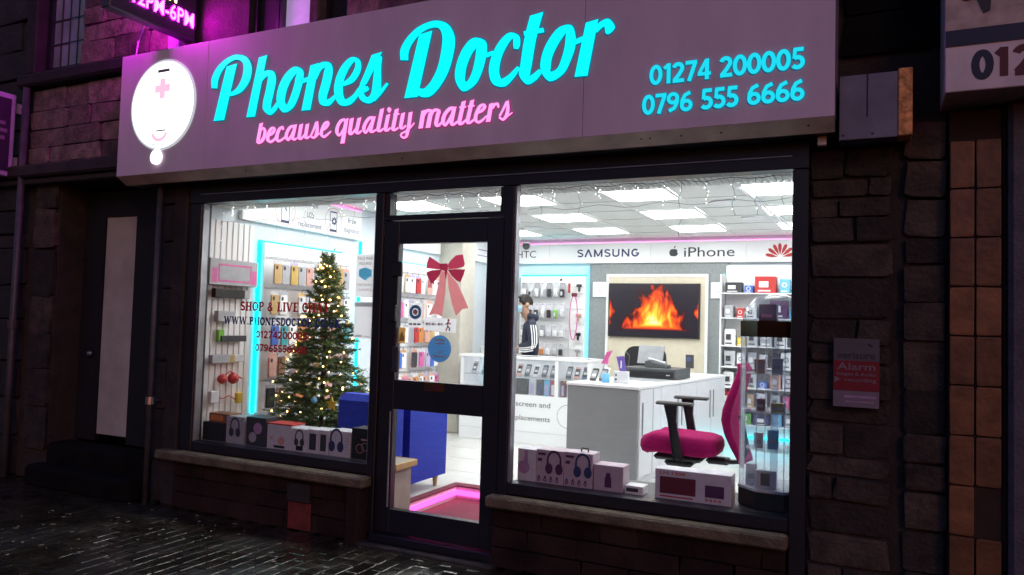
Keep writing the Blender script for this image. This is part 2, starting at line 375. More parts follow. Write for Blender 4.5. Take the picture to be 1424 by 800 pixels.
# ------------------------------------------------------------------ small stroke alphabet for the painted and lit lettering
def arc_(cx, cy, rx, ry, a0, a1, n=14): return [(cx + rx * math.cos(rad(a0 + (a1 - a0) * k / n)), cy + ry * math.sin(rad(a0 + (a1 - a0) * k / n))) for k in range(n + 1)]
T_, t_n = .20, .10                                     # thick and thin strokes
def S_(x, y0=0, y1=1, w=None, se=True): return ("stem", x, y0, y1, w or T_, se)
GLY = {
 '0': (.62, [(arc_(.31, .5, .22, .41, 0, 360, 26), .18)]), '1': (.46, [([(.08, .76), (.28, .94)], .15), ([(.30, 0), (.30, 1)], .18)]),
 '2': (.60, [(arc_(.28, .70, .20, .21, 165, -30, 14) + [(.30, .34), (.10, .10)], .18), ([(.04, .085), (.57, .085)], .17)]),
 '4': (.64, [([(.44, 0), (.44, 1)], .18), ([(.40, .93), (.09, .32)], .15), ([(.02, .28), (.62, .28)], .15)]),
 '5': (.58, [([(.10, .915), (.52, .915)], .17), ([(.165, .92), (.14, .50)], .15), (arc_(.27, .315, .22, .235, 125, -145, 16), .18)]),
 '6': (.62, [(arc_(.32, .30, .21, .215, 0, 360, 22), .17), ([(.11, .30), (.13, .55), (.25, .80), (.50, .915)], .17)]),
 '7': (.58, [([(.03, .915), (.56, .915)], .17), ([(.47, .86), (.20, 0)], .18)]),
 '9': (.62, [(arc_(.30, .70, .21, .215, 0, 360, 22), .17), ([(.51, .70), (.49, .45), (.37, .20), (.12, .085)], .17)]),
 'S': (.62, [(arc_(.31, .72, .20, .20, 25, 215, 14) + [(.30, .52)] + arc_(.31, .28, .21, .20, 35, -155, 14), .17)]),
 'H': (.86, [S_(.20), S_(.66), ([(.2, .5), (.66, .5)], .11)]), 'I': (.40, [S_(.20)]), 'L': (.66, [S_(.20), ([(.2, .05), (.62, .05)], .10), ([(.58, .05), (.58, .30)], .08)]),
 'P': (.70, [S_(.20), (arc_(.34, .73, .22, .225, 90, -90, 14), .17), ([(.2, .955), (.36, .955)], .09), ([(.2, .505), (.36, .505)], .09)]),
 'R': (.78, [S_(.20), (arc_(.34, .74, .21, .215, 90, -90, 14), .16), ([(.2, .955), (.36, .955)], .09), ([(.2, .525), (.36, .525)], .09), ([(.38, .52), (.64, .03)], .17)]),
 'E': (.68, [S_(.20), ([(.2, .95), (.60, .95)], .10), ([(.2, .5), (.48, .5)], .10), ([(.2, .05), (.62, .05)], .10), ([(.57, .95), (.57, .74)], .07), ([(.59, .05), (.59, .27)], .07)]),
 'V': (.80, [([(.14, 1), (.40, 0)], .19), ([(.66, 1), (.42, .02)], .11), ([(.0, .955), (.29, .955)], .09), ([(.54, .955), (.79, .955)], .09)]),
 'A': (.82, [([(.16, 0), (.40, 1)], .11), ([(.38, 1), (.66, 0)], .19), ([(.25, .33), (.56, .33)], .09), ([(.03, .045), (.30, .045)], .09), ([(.51, .045), (.81, .045)], .09)]),
 'W': (1.16, [([(.14, 1), (.34, 0)], .17), ([(.54, 1), (.36, .02)], .10), ([(.56, 1), (.76, 0)], .17), ([(.98, 1), (.78, .02)], .10), ([(.0, .955), (.29, .955)], .09), ([(.86, .955), (1.12, .955)], .09)]),
 'N': (.86, [S_(.16, w=.11), ([(.16, .97), (.66, .03)], .19), S_(.68, w=.11)]), 'D': (.76, [S_(.20), (arc_(.30, .5, .33, .455, 90, -90, 18), .18)]),
 'C': (.68, [(arc_(.37, .5, .25, .42, 48, 312, 20), .18), ([(.56, .98), (.56, .70)], .08)]), 'O': (.76, [(arc_(.38, .5, .27, .42, 0, 360, 26), .19)]),
 'T': (.72, [S_(.36), ([(.05, .955), (.67, .955)], .10), ([(.08, .97), (.08, .72)], .08), ([(.64, .97), (.64, .72)], .08)]),
 'U': (.80, [([(.18, 1), (.18, .34)] + arc_(.40, .32, .22, .25, 190, 350, 12) + [(.63, .36), (.63, 1)], .15), ([(.04, .955), (.33, .955)], .09), ([(.50, .955), (.76, .955)], .09)]),
 'K': (.82, [S_(.20), ([(.62, .96), (.26, .46)], .12), ([(.36, .55), (.66, .03)], .19), ([(.52, .955), (.76, .955)], .09), ([(.54, .045), (.80, .045)], .09)]),
 '&': (.80, [(arc_(.34, .76, .14, .16, 0, 360, 16), .13), (arc_(.32, .27, .20, .20, 60, 300, 14), .17), ([(.26, .66), (.62, .06)], .16), ([(.42, .08), (.60, .44)], .11)]),
 '.': (.30, [([(.14, 0), (.14, .18)], .18)]), ' ': (.36, []),
 'M': (.90, [([(.16, 0), (.16, 1)], .2), ([(.74, 0), (.74, 1)], .2), ([(.16, .95), (.45, .1)], .17), ([(.74, .95), (.45, .1)], .17)]),
 'G': (.70, [(arc_(.37, .5, .25, .41, 48, 350, 20), .2), ([(.40, .46), (.68, .46)], .14)]),
 'a': (.74, [([(.10, 0), (.37, .98)], .2), ([(.64, 0), (.37, .98)], .2)]), 'h': (.78, [([(.14, 0), (.14, 1)], .18), ([(.64, 0), (.64, 1)], .18), ([(.14, .5), (.64, .5)], .16)]),
 'u': (.76, [([(.15, 1), (.15, .34)] + arc_(.38, .32, .23, .24, 185, 355, 12) + [(.61, .36), (.61, 1)], .19)]), 'n': (.80, [([(.15, 0), (.15, 1)], .19), ([(.65, 0), (.65, 1)], .19), ([(.15, .95), (.65, .05)], .19)])}
def stroke_text(mb, body, o, xd, ud, h, w_, ext=0.0, grow=0.0, layer=.0003, fat=1.08):
    o = Vector(o); xd = Vector(xd); ud = Vector(ud); nr = xd.cross(ud)
    tot = sum(GLY[c][0] for c in body); sx = w_ / tot; x = 0.0; lay = 0
    for c in body:
        wd, st = GLY[c]
        lines = []
        for s_ in st:
            if s_[0] == "stem":
                _, sxx, y0, y1, w, se = s_; lines.append(([(sxx, y0), (sxx, y1)], w))
                if se: lines += [([(sxx - w / 2 - .085, y0 + .045), (sxx + w / 2 + .085, y0 + .045)], .09), ([(sxx - w / 2 - .085, y1 - .045), (sxx + w / 2 + .085, y1 - .045)], .09)]
            else: lines.append(s_)
        for P, w in lines:
            n = len(P); closed = n > 8 and abs(P[0][0] - P[-1][0]) < 1e-3 and abs(P[0][1] - P[-1][1]) < 1e-3
            Lp, Rp = [], []
            for i in range(n):
                a = P[i - 1] if i else (P[-2] if closed else P[0]); b_ = P[i + 1] if i < n - 1 else (P[1] if closed else P[-1])
                dx, dy = (b_[0] - a[0]) * sx, (b_[1] - a[1]) * h; l = math.hypot(dx, dy) or 1
                nx, ny = -dy / l, dx / l; q = w * h * .5 * fat + grow
                ex = 0, 0
                if grow and not closed and i in (0, n - 1): ex = ((-dx / l * grow, -dy / l * grow) if i == 0 else (dx / l * grow, dy / l * grow))
                c0 = o + nr * (lay * layer) + xd * ((x + P[i][0]) * sx + ex[0]) + ud * (P[i][1] * h + ex[1])
                Lp.append(c0 + xd * nx * q + ud * ny * q); Rp.append(c0 - xd * nx * q - ud * ny * q)
            if ext > 0: mb.strip(Rp, Lp, nr, ext)
            else:
                k = len(mb.v); mb.add(Rp + Lp, [(i, i + 1, n + i + 1, n + i) for i in range(n - 1)])
            lay = (lay + 1) % 6
        x += wd
    return mb

# outlines of the sign letters (x, z pairs along both edges of every stroke) and of the door bow
CYAN_LETTERS=[("P",[[-4.494,3.383,-4.389,3.394,-4.602,2.975,-4.496,2.973],[-4.581,3.225,-4.64,3.233,-4.576,3.286,-4.645,3.307,-4.539,3.355,-4.594,3.387,-4.475,3.407,-4.508,3.442,-4.395,3.425,-4.402,3.464,-4.336,3.398,-4.294,3.431,-4.319,3.355,-4.239,3.35,-4.329,3.282,-4.25,3.254,-4.367,3.218,-4.312,3.181,-4.41,3.188,-4.386,3.155,-4.464,3.174,-4.453,3.151]]),
("h",[[-4.17,3.412,-4.092,3.42,-4.267,2.972,-4.184,2.971],[-4.158,3.191,-4.188,3.204,-4.117,3.24,-4.162,3.269,-4.081,3.26,-4.107,3.303,-4.068,3.261,-4.024,3.291,-4.073,3.237,-3.994,3.224,-4.088,3.154,-4.01,3.134,-4.108,3.074,-4.029,3.057,-4.104,3.013,-4.032,3.021,-4.039,2.968,-4.037,3.009,-3.983,2.994,-4.017,3.019,-3.953,3.039,-3.98,3.055]]),
("o",[[-3.875,3.023,-3.909,2.974,-3.901,3.056,-3.977,3.056,-3.886,3.141,-3.966,3.168,-3.842,3.215,-3.907,3.257,-3.798,3.254,-3.825,3.301,-3.796,3.256,-3.746,3.267,-3.809,3.217,-3.737,3.2,-3.819,3.166,-3.751,3.144,-3.848,3.085,-3.783,3.058,-3.876,3.029,-3.828,2.996,-3.876,3.021,-3.908,2.976]]),
("n",[[-3.749,3.169,-3.764,3.2,-3.676,3.183,-3.69,3.211],[-3.676,3.291,-3.599,3.3,-3.74,2.972,-3.661,2.97],[-3.615,3.184,-3.643,3.195,-3.582,3.241,-3.624,3.264,-3.552,3.26,-3.576,3.302,-3.541,3.26,-3.498,3.287,-3.548,3.237,-3.473,3.222,-3.568,3.151,-3.492,3.128,-3.59,3.073,-3.515,3.057,-3.572,3.002,-3.517,3.025,-3.497,2.983,-3.514,3.026,-3.453,3.013,-3.48,3.038,-3.426,3.045,-3.444,3.06]]),
("e",[[-3.374,3.108,-3.39,3.131,-3.284,3.131,-3.325,3.166,-3.231,3.205,-3.283,3.224,-3.244,3.278,-3.281,3.265,-3.319,3.305,-3.295,3.269,-3.398,3.253,-3.34,3.218,-3.447,3.16,-3.377,3.138,-3.451,3.065,-3.377,3.065,-3.402,2.981,-3.359,3.018,-3.313,2.972,-3.337,3.016,-3.255,3.015,-3.287,3.04,-3.218,3.068,-3.246,3.085]]),
("s",[[-3.142,3.299,-3.06,3.309,-3.186,3.203,-3.118,3.201,-3.235,3.104,-3.178,3.102],[-3.084,3.285,-3.058,3.277,-3.114,3.208,-3.061,3.195,-3.124,3.118,-3.056,3.107,-3.129,3.064,-3.058,3.044,-3.138,3.029,-3.086,2.993,-3.16,3.009,-3.151,2.965,-3.185,3.021,-3.224,2.998,-3.2,3.056,-3.25,3.064,-3.185,3.103,-3.219,3.118],[-3.19,3.043,-3.21,3.087,-3.154,3.059,-3.165,3.085],[-3.1,2.975,-3.131,3.003,-3.044,3.025,-3.067,3.044,-2.995,3.081,-3.011,3.092]]),
("D",[[-2.763,3.387,-2.664,3.399,-2.863,2.972,-2.76,2.97],[-2.844,3.225,-2.905,3.234,-2.842,3.281,-2.908,3.304,-2.815,3.336,-2.866,3.372,-2.757,3.391,-2.792,3.43,-2.691,3.417,-2.709,3.458,-2.628,3.416,-2.623,3.46,-2.596,3.387,-2.537,3.418,-2.582,3.33,-2.489,3.324,-2.59,3.242,-2.498,3.215,-2.613,3.144,-2.532,3.107,-2.659,3.062,-2.593,3.016,-2.703,3.023,-2.662,2.963,-2.726,3.02,-2.738,2.969,-2.757,3.029,-2.776,3.007]]),
("o",[[-2.398,3.031,-2.416,2.969,-2.405,3.053,-2.476,3.053,-2.395,3.13,-2.469,3.157,-2.359,3.208,-2.425,3.251,-2.321,3.247,-2.355,3.307,-2.323,3.246,-2.267,3.278,-2.329,3.223,-2.251,3.209,-2.335,3.167,-2.263,3.143,-2.351,3.095,-2.288,3.067,-2.376,3.042,-2.33,3.002,-2.399,3.028,-2.415,2.97]]),
("c",[[-2.251,3.168,-2.263,3.196,-2.197,3.182,-2.208,3.206],[-2.033,3.193,-2.063,3.201,-2.02,3.223,-2.067,3.229,-2.031,3.278,-2.069,3.257,-2.098,3.305,-2.077,3.264,-2.163,3.261,-2.112,3.223,-2.213,3.179,-2.148,3.151,-2.233,3.082,-2.16,3.073,-2.202,2.994,-2.148,3.026,-2.121,2.968,-2.137,3.019,-2.063,3.008,-2.093,3.038,-2.014,3.069,-2.034,3.086]]),
("t",[[-1.957,3.391,-1.87,3.402,-1.993,3.246,-1.912,3.242,-2.018,3.06,-1.941,3.057],[-2.017,3.079,-1.943,3.065,-2.018,3.022,-1.946,3.028,-1.964,2.964,-1.953,3.014,-1.902,2.986,-1.93,3.022,-1.865,3.029,-1.886,3.05],[-1.993,3.271,-1.999,3.299,-1.859,3.275,-1.866,3.303]]),
("o",[[-1.808,3.025,-1.811,2.965,-1.811,3.043,-1.875,3.041,-1.802,3.115,-1.868,3.141,-1.765,3.189,-1.824,3.229,-1.724,3.243,-1.762,3.29,-1.714,3.251,-1.682,3.292,-1.717,3.223,-1.653,3.217,-1.721,3.172,-1.656,3.151,-1.735,3.112,-1.679,3.084,-1.764,3.042,-1.723,3.005,-1.808,3.023,-1.811,2.967]]),
("r",[[-1.658,3.169,-1.671,3.198,-1.593,3.186,-1.606,3.215],[-1.59,3.293,-1.513,3.304,-1.653,2.975,-1.572,2.973],[-1.519,3.224,-1.54,3.244,-1.483,3.252,-1.504,3.283,-1.459,3.249,-1.448,3.296,-1.47,3.25,-1.409,3.244,-1.469,3.234,-1.432,3.212,-1.465,3.213,-1.453,3.205]]),
]
PINK_LETTERS=[("b",[[-4.135,2.913,-4.101,2.917,-4.159,2.787,-4.126,2.787],[-4.162,2.776,-4.142,2.79,-4.133,2.76,-4.137,2.78,-4.088,2.776,-4.114,2.793,-4.067,2.818,-4.095,2.825,-4.067,2.858,-4.092,2.858,-4.094,2.884,-4.093,2.867,-4.123,2.866,-4.113,2.856]]),
("e",[[-4.041,2.808,-4.049,2.819,-4.002,2.818,-4.02,2.833,-3.976,2.848,-4,2.857,-3.989,2.875,-3.995,2.862,-4.03,2.873,-4.01,2.857,-4.061,2.828,-4.031,2.819,-4.062,2.782,-4.032,2.787,-4.02,2.758,-4.021,2.778,-3.982,2.773,-3.997,2.787,-3.954,2.8,-3.966,2.809]]),
("c",[[-3.896,2.846,-3.917,2.846,-3.907,2.875,-3.915,2.858,-3.949,2.865,-3.928,2.851,-3.973,2.826,-3.943,2.817,-3.978,2.787,-3.947,2.788,-3.948,2.758,-3.943,2.777,-3.909,2.767,-3.921,2.782,-3.877,2.788,-3.887,2.798]]),
("a",[[-3.808,2.876,-3.799,2.86,-3.85,2.868,-3.83,2.851,-3.882,2.828,-3.855,2.818,-3.886,2.785,-3.859,2.786,-3.852,2.76,-3.86,2.779,-3.82,2.786,-3.839,2.797,-3.799,2.829,-3.816,2.836],[-3.807,2.873,-3.777,2.877,-3.827,2.79,-3.796,2.79],[-3.827,2.79,-3.799,2.79,-3.82,2.769,-3.798,2.777,-3.792,2.758,-3.798,2.773,-3.767,2.772,-3.776,2.782]]),
("u",[[-3.754,2.871,-3.721,2.876,-3.769,2.783,-3.738,2.783],[-3.769,2.787,-3.739,2.788,-3.759,2.765,-3.74,2.776,-3.729,2.76,-3.74,2.774,-3.705,2.782,-3.718,2.791,-3.686,2.805,-3.697,2.812],[-3.696,2.868,-3.664,2.872,-3.709,2.785,-3.678,2.785],[-3.709,2.79,-3.679,2.79,-3.702,2.768,-3.68,2.776,-3.674,2.76,-3.681,2.775,-3.65,2.774,-3.659,2.785]]),
("s",[[-3.611,2.878,-3.584,2.882,-3.632,2.826,-3.611,2.826,-3.655,2.784,-3.636,2.784],[-3.601,2.874,-3.583,2.872,-3.604,2.821,-3.577,2.817,-3.613,2.783,-3.589,2.772,-3.625,2.775,-3.624,2.758,-3.642,2.787,-3.653,2.775],[-3.592,2.768,-3.604,2.779,-3.566,2.79,-3.573,2.797]]),
("e",[[-3.543,2.805,-3.552,2.816,-3.508,2.82,-3.524,2.833,-3.484,2.849,-3.505,2.857,-3.496,2.875,-3.499,2.861,-3.533,2.867,-3.514,2.853,-3.56,2.824,-3.535,2.816,-3.565,2.782,-3.538,2.784,-3.53,2.756,-3.53,2.774,-3.496,2.77,-3.508,2.783,-3.463,2.797,-3.471,2.803]]),
("q",[[-3.353,2.881,-3.345,2.863,-3.392,2.874,-3.374,2.857,-3.423,2.836,-3.397,2.826,-3.43,2.79,-3.402,2.79,-3.399,2.756,-3.397,2.775,-3.365,2.777,-3.382,2.787,-3.342,2.818,-3.357,2.825],[-3.352,2.873,-3.319,2.879,-3.381,2.705,-3.346,2.705]]),
("u",[[-3.307,2.873,-3.274,2.878,-3.321,2.776,-3.29,2.776],[-3.319,2.778,-3.292,2.783,-3.306,2.759,-3.293,2.774,-3.279,2.761,-3.291,2.774,-3.257,2.782,-3.27,2.791,-3.237,2.809,-3.248,2.815],[-3.242,2.87,-3.21,2.875,-3.261,2.78,-3.232,2.78],[-3.261,2.781,-3.234,2.785,-3.251,2.763,-3.234,2.774,-3.225,2.758,-3.234,2.772,-3.198,2.776,-3.207,2.786]]),
("a",[[-3.11,2.873,-3.106,2.856,-3.151,2.871,-3.135,2.853,-3.187,2.835,-3.162,2.823,-3.2,2.79,-3.173,2.788,-3.17,2.756,-3.173,2.774,-3.137,2.785,-3.154,2.795,-3.118,2.825,-3.133,2.832],[-3.121,2.866,-3.09,2.871,-3.143,2.78,-3.114,2.78],[-3.142,2.781,-3.115,2.783,-3.133,2.762,-3.116,2.773,-3.108,2.758,-3.115,2.772,-3.078,2.773,-3.086,2.783]]),
("l",[[-3.056,2.915,-3.024,2.92,-3.082,2.781,-3.051,2.781],[-3.081,2.785,-3.052,2.786,-3.073,2.764,-3.053,2.774,-3.045,2.758,-3.053,2.772,-3.016,2.777,-3.025,2.786]]),
("i",[[-3.003,2.871,-2.972,2.876,-3.022,2.778,-2.992,2.778],[-3.021,2.782,-2.994,2.783,-3.013,2.761,-2.995,2.772,-2.986,2.758,-2.995,2.771,-2.96,2.777,-2.969,2.786],[-2.988,2.922,-2.975,2.92,-2.998,2.908,-2.964,2.903,-2.988,2.886,-2.975,2.884]]),
("t",[[-2.936,2.902,-2.904,2.907,-2.961,2.775,-2.931,2.775],[-2.96,2.779,-2.932,2.78,-2.952,2.759,-2.934,2.771,-2.926,2.756,-2.933,2.77,-2.898,2.771,-2.905,2.781],[-2.945,2.863,-2.947,2.874,-2.897,2.863,-2.899,2.874]]),
("y",[[-2.884,2.87,-2.853,2.875,-2.899,2.783,-2.87,2.783],[-2.898,2.784,-2.872,2.787,-2.888,2.765,-2.872,2.777,-2.863,2.762,-2.871,2.775,-2.837,2.782,-2.846,2.791],[-2.824,2.87,-2.794,2.874,-2.834,2.775,-2.807,2.775,-2.844,2.724,-2.819,2.724],[-2.84,2.74,-2.816,2.733,-2.844,2.718,-2.828,2.706,-2.858,2.711,-2.86,2.697,-2.871,2.721,-2.885,2.717,-2.869,2.729,-2.88,2.738,-2.846,2.738,-2.854,2.748,-2.81,2.757,-2.82,2.766,-2.773,2.794,-2.779,2.8]]),
("m",[[-2.726,2.872,-2.692,2.877,-2.744,2.756,-2.71,2.756],[-2.703,2.824,-2.717,2.831,-2.685,2.852,-2.704,2.866,-2.67,2.86,-2.675,2.88,-2.66,2.857,-2.639,2.869,-2.664,2.843,-2.633,2.84],[-2.669,2.853,-2.635,2.859,-2.688,2.755,-2.653,2.755],[-2.645,2.819,-2.659,2.825,-2.629,2.851,-2.648,2.863,-2.614,2.858,-2.619,2.878,-2.602,2.853,-2.582,2.866,-2.607,2.842,-2.576,2.839],[-2.609,2.85,-2.578,2.855,-2.624,2.78,-2.594,2.78],[-2.623,2.784,-2.595,2.785,-2.614,2.759,-2.596,2.771,-2.585,2.755,-2.595,2.77,-2.558,2.778,-2.568,2.788]]),
("a",[[-2.478,2.877,-2.474,2.86,-2.516,2.876,-2.501,2.857,-2.558,2.838,-2.534,2.825,-2.571,2.786,-2.544,2.783,-2.541,2.752,-2.545,2.771,-2.508,2.78,-2.525,2.791,-2.484,2.827,-2.498,2.835],[-2.491,2.871,-2.46,2.876,-2.509,2.777,-2.48,2.777],[-2.508,2.777,-2.481,2.78,-2.498,2.756,-2.481,2.767,-2.473,2.752,-2.482,2.766,-2.444,2.772,-2.453,2.782]]),
("t",[[-2.423,2.902,-2.392,2.907,-2.451,2.774,-2.421,2.774],[-2.451,2.777,-2.422,2.78,-2.441,2.755,-2.422,2.768,-2.413,2.752,-2.423,2.766,-2.382,2.778,-2.391,2.787],[-2.438,2.862,-2.44,2.873,-2.388,2.861,-2.39,2.873]]),
("t",[[-2.361,2.903,-2.331,2.908,-2.392,2.773,-2.362,2.773],[-2.391,2.776,-2.364,2.78,-2.381,2.756,-2.364,2.769,-2.355,2.753,-2.363,2.767,-2.321,2.775,-2.33,2.785],[-2.376,2.862,-2.377,2.873,-2.327,2.862,-2.329,2.873]]),
("e",[[-2.304,2.811,-2.311,2.821,-2.265,2.824,-2.279,2.839,-2.243,2.852,-2.262,2.859,-2.261,2.875,-2.26,2.86,-2.298,2.866,-2.28,2.852,-2.325,2.819,-2.302,2.81,-2.33,2.776,-2.305,2.778,-2.299,2.75,-2.298,2.768,-2.265,2.762,-2.275,2.775,-2.233,2.792,-2.241,2.799]]),
("r",[[-2.223,2.868,-2.194,2.873,-2.243,2.755,-2.212,2.755],[-2.193,2.833,-2.204,2.839,-2.178,2.854,-2.19,2.867,-2.169,2.853,-2.16,2.87,-2.166,2.846,-2.151,2.846,-2.163,2.837,-2.156,2.836]]),
("s",[[-2.108,2.873,-2.084,2.877,-2.129,2.831,-2.111,2.831,-2.155,2.785,-2.138,2.785],[-2.099,2.869,-2.085,2.867,-2.103,2.823,-2.08,2.819,-2.111,2.786,-2.09,2.775,-2.127,2.769,-2.123,2.752,-2.145,2.785,-2.155,2.772],[-2.095,2.769,-2.104,2.78,-2.056,2.796,-2.06,2.801]]),
]
BOW=[
("loopUL","bow_mid",[(-2.829,1.943),(-2.784,1.918),(-2.739,1.893),(-2.728,1.877),(-2.731,1.853),(-2.781,1.856),(-2.852,1.864),(-2.846,1.900)]),
("loopUR","bow_mid",[(-2.677,1.888),(-2.658,1.914),(-2.617,1.949),(-2.562,1.955),(-2.545,1.890),(-2.551,1.872),(-2.601,1.858),(-2.673,1.853)]),
("loopLL","bow_dark",[(-2.849,1.831),(-2.807,1.847),(-2.727,1.852),(-2.738,1.817),(-2.770,1.780),(-2.801,1.752),(-2.829,1.787)]),
("loopLR","bow_dark",[(-2.677,1.851),(-2.618,1.854),(-2.540,1.852),(-2.549,1.817),(-2.574,1.764),(-2.606,1.777),(-2.646,1.810)]),
("tailS","bow_light",[(-2.829,1.786),(-2.799,1.753),(-2.798,1.724),(-2.830,1.727)]),
("tailL","bow_light",[(-2.727,1.847),(-2.685,1.825),(-2.689,1.699),(-2.695,1.632),(-2.708,1.528),(-2.761,1.549),(-2.814,1.535),(-2.772,1.623),(-2.743,1.758)]),
("tailR","bow_light",[(-2.682,1.847),(-2.646,1.808),(-2.597,1.758),(-2.552,1.685),(-2.503,1.591),(-2.549,1.583),(-2.599,1.534),(-2.635,1.626),(-2.664,1.728)]),
("tailM","bow_dark",[(-2.703,1.849),(-2.676,1.848),(-2.685,1.780)]),
("knot","bow_dark",[(-2.736,1.892),(-2.679,1.894),(-2.672,1.877),(-2.672,1.850),(-2.703,1.843),(-2.731,1.849)]),
]
# ================================================================== pavement
GZ = -0.06
pav = struct("pavement", MB().box(-40, 40, -40, 0.35, GZ - 0.30, GZ - 0.012), "wet_joint")
def block_mesh(nm, m, jit, b=0.06, seed=0):
    r = random.Random(seed); mb = MB().box(-.5, .5, -.5, .5, -.5, .5, b)
    mb.v = [(x + r.uniform(-jit, jit), y + r.uniform(-jit, jit), z + r.uniform(-jit, jit)) for x, y, z in mb.v]
    me = bpy.data.meshes.new(nm); me.from_pydata(mb.v, [], mb.f); me.materials.append(MATS[m]); me.update(); return me
pm = [block_mesh("paver", "wet_paver", 0.012, 0.05, k) for k in range(3)]
cells = []
for i in range(-80, 26):
    for j in range(0, 21):
        x = i * 0.104; y = -0.13 - j * 0.204 - (0.102 if i % 2 else 0)
        if y < -4.2: continue
        # in view: above the bottom edge of the picture, right of its left edge
        vis = (y > -1.71 + (x + 4.62) * 0.602 - 0.05) and (y > -1.71 - (x + 4.62) * 0.585) and x < -2.0
        d2 = x * x + (y + 4.5) ** 2
        cells.append((0 if vis else 1, d2, x, y))
cells.sort()
rest = MB(); rr = random.Random(3)
for n, (nv, d2, x, y) in enumerate(cells):
    dz = rr.uniform(-0.0015, 0.0015)
    if n < 300 and not nv:
        o = inst("paver", pm[n % 3], pav, (x, y, GZ - 0.02 + dz), (0.101, 0.201, 0.05), (rr.uniform(-.008, .008), rr.uniform(-.008, .008), rr.uniform(-.006, .006)))
    else:
        rest.box(x - .0505, x + .0505, y - .1005, y + .1005, GZ - .045 + dz, GZ + 0.004 + dz, 0.005)
o = rest.build("paver_field", "wet_paver", pav); o["kind"] = "stuff"
lf = MB(); rr = random.Random(11)
for k in range(90):
    x = rr.uniform(-5.8, -2.4); y = max(-1.5, -1.6 + (x + 4.62) * .6 + 0.1) + rr.uniform(0, 1.3)
    if y > -0.15 or y < -1.7: continue
    a = rr.uniform(0, 6.28); s_ = rr.uniform(.004, .017)
    pts = [(x + math.cos(a + t) * s_ * q, y + math.sin(a + t) * s_ * q, GZ + .012) for t, q in ((0, 1.4), (.8, .8), (2.2, .7), (3.1, 1.2), (4.1, .7), (5.4, .8))]
    lf.poly(pts, (0, 0, 1), 0.003)
tag(lf.build("leaf_litter", "leaf"), "small pale fallen leaves and scraps scattered on the wet paving", "litter", kind="stuff")

# ================================================================== sandstone building
bld = thing("stone_building", "sooty sandstone building front around the brightly lit shop", "building", (-3, 0.2, GZ))
bk = MB()
WY0, WY1 = 0.0, 0.30
for (x0, x1, z0, z1) in ((-10, -7.32, GZ, 6.5), (-7.32, -6.85, GZ, 3.66), (-6.85, -5.48, 2.66, 3.66), (-7.32, -6.64, 4.95, 6.5), (-6.64, -4.62, 3.66, 6.5), (-5.48, -5.14, GZ, 3.66),
                         (-4.62, -3.62, 4.9, 6.5), (-3.62, 3.0, 3.66, 6.5), (-5.14, -0.36, 2.62, 3.66), (-0.36, 3.0, GZ, 3.66)):
    bk.box(x0, x1, WY0, WY1, z0, z1)
wl = bk.build("wall", "mortar", bld)
bms = [block_mesh("stone_block", "stone", 0.035, 0.05, 40 + k) for k in range(5)]
nms = [block_mesh("stone_block", "brown_stone", 0.05, 0.07, 70 + k) for k in range(5)]
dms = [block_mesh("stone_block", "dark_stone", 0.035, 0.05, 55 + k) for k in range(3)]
sms = [block_mesh("stone_block", "soot_stone", 0.035, 0.05, 60 + k) for k in range(5)]
rr = random.Random(5)
def courses(x0, x1, z0, z1, hs, ls, ms, yb=0.0, proud=0.05):
    z = z0
    while z < z1 - 0.03:
        h = min(rr.uniform(*hs), z1 - z)
        if z1 - z - h < 0.08: h = z1 - z
        x = x0
        while x < x1 - 0.02:
            l = min(rr.uniform(*ls), x1 - x)
            if x1 - x - l < 0.10: l = x1 - x
            t = proud + rr.uniform(-.015, .015)
            inst("stone_block", rr.choice(ms), bld, (x + l / 2, yb - t / 2 + .01, z + h / 2), (l - .014, t + .02, h - .014), (rr.uniform(-.01, .01), rr.uniform(-.008, .008), rr.uniform(-.01, .01)))
            x += l
        z += h
courses(-6.62, -5.22, 3.74, 4.8, (.16, .24), (.22, .55), bms)
courses(-7.3, -5.5, 2.86, 3.58, (.13, .19), (.25, .6), bms)
courses(-8.4, -7.4, 2.2, 4.8, (.22, .3), (.35, .6), sms)
courses(-8.4, -7.3, GZ, 2.2, (.3, .4), (.4, .6), sms)
courses(-7.18, -6.86, 0.2, 2.70, (.32, .45), (.4, .5), nms, proud=.05)
courses(-5.46, -5.30, GZ, 2.6, (.3, .42), (.3, .5), sms, proud=.04)
courses(-3.60, -1.6, 3.72, 4.3, (.18, .26), (.3, .6), bms)
courses(-0.355, 0.05, GZ, 2.50, (.09, .24), (.12, .40), nms, proud=.025)
courses(0.105, 0.305, GZ, 2.62, (.14, .28), (.2, .3), nms, proud=.035)
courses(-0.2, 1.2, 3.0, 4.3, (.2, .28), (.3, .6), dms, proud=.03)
# bands, window sill, plinth, reveals
mb = MB(); mb.box(-8.5, -5.3, -.16, .02, 2.72, 2.84, .02); mb.box(-8.5, -5.3, -.11, .02, 2.66, 2.717, .01); mb.build("string_course", "soot_stone", bld)
mb = MB(); mb.box(-7.45, -5.22, -.13, .02, 3.60, 3.72, .02); mb.build("window_sill", "soot_stone", bld)
mb = MB(); mb.box(-7.40, -7.24, -.09, .1, 3.725, 4.96, .015); mb.build("window_surround", "soot_stone", bld)
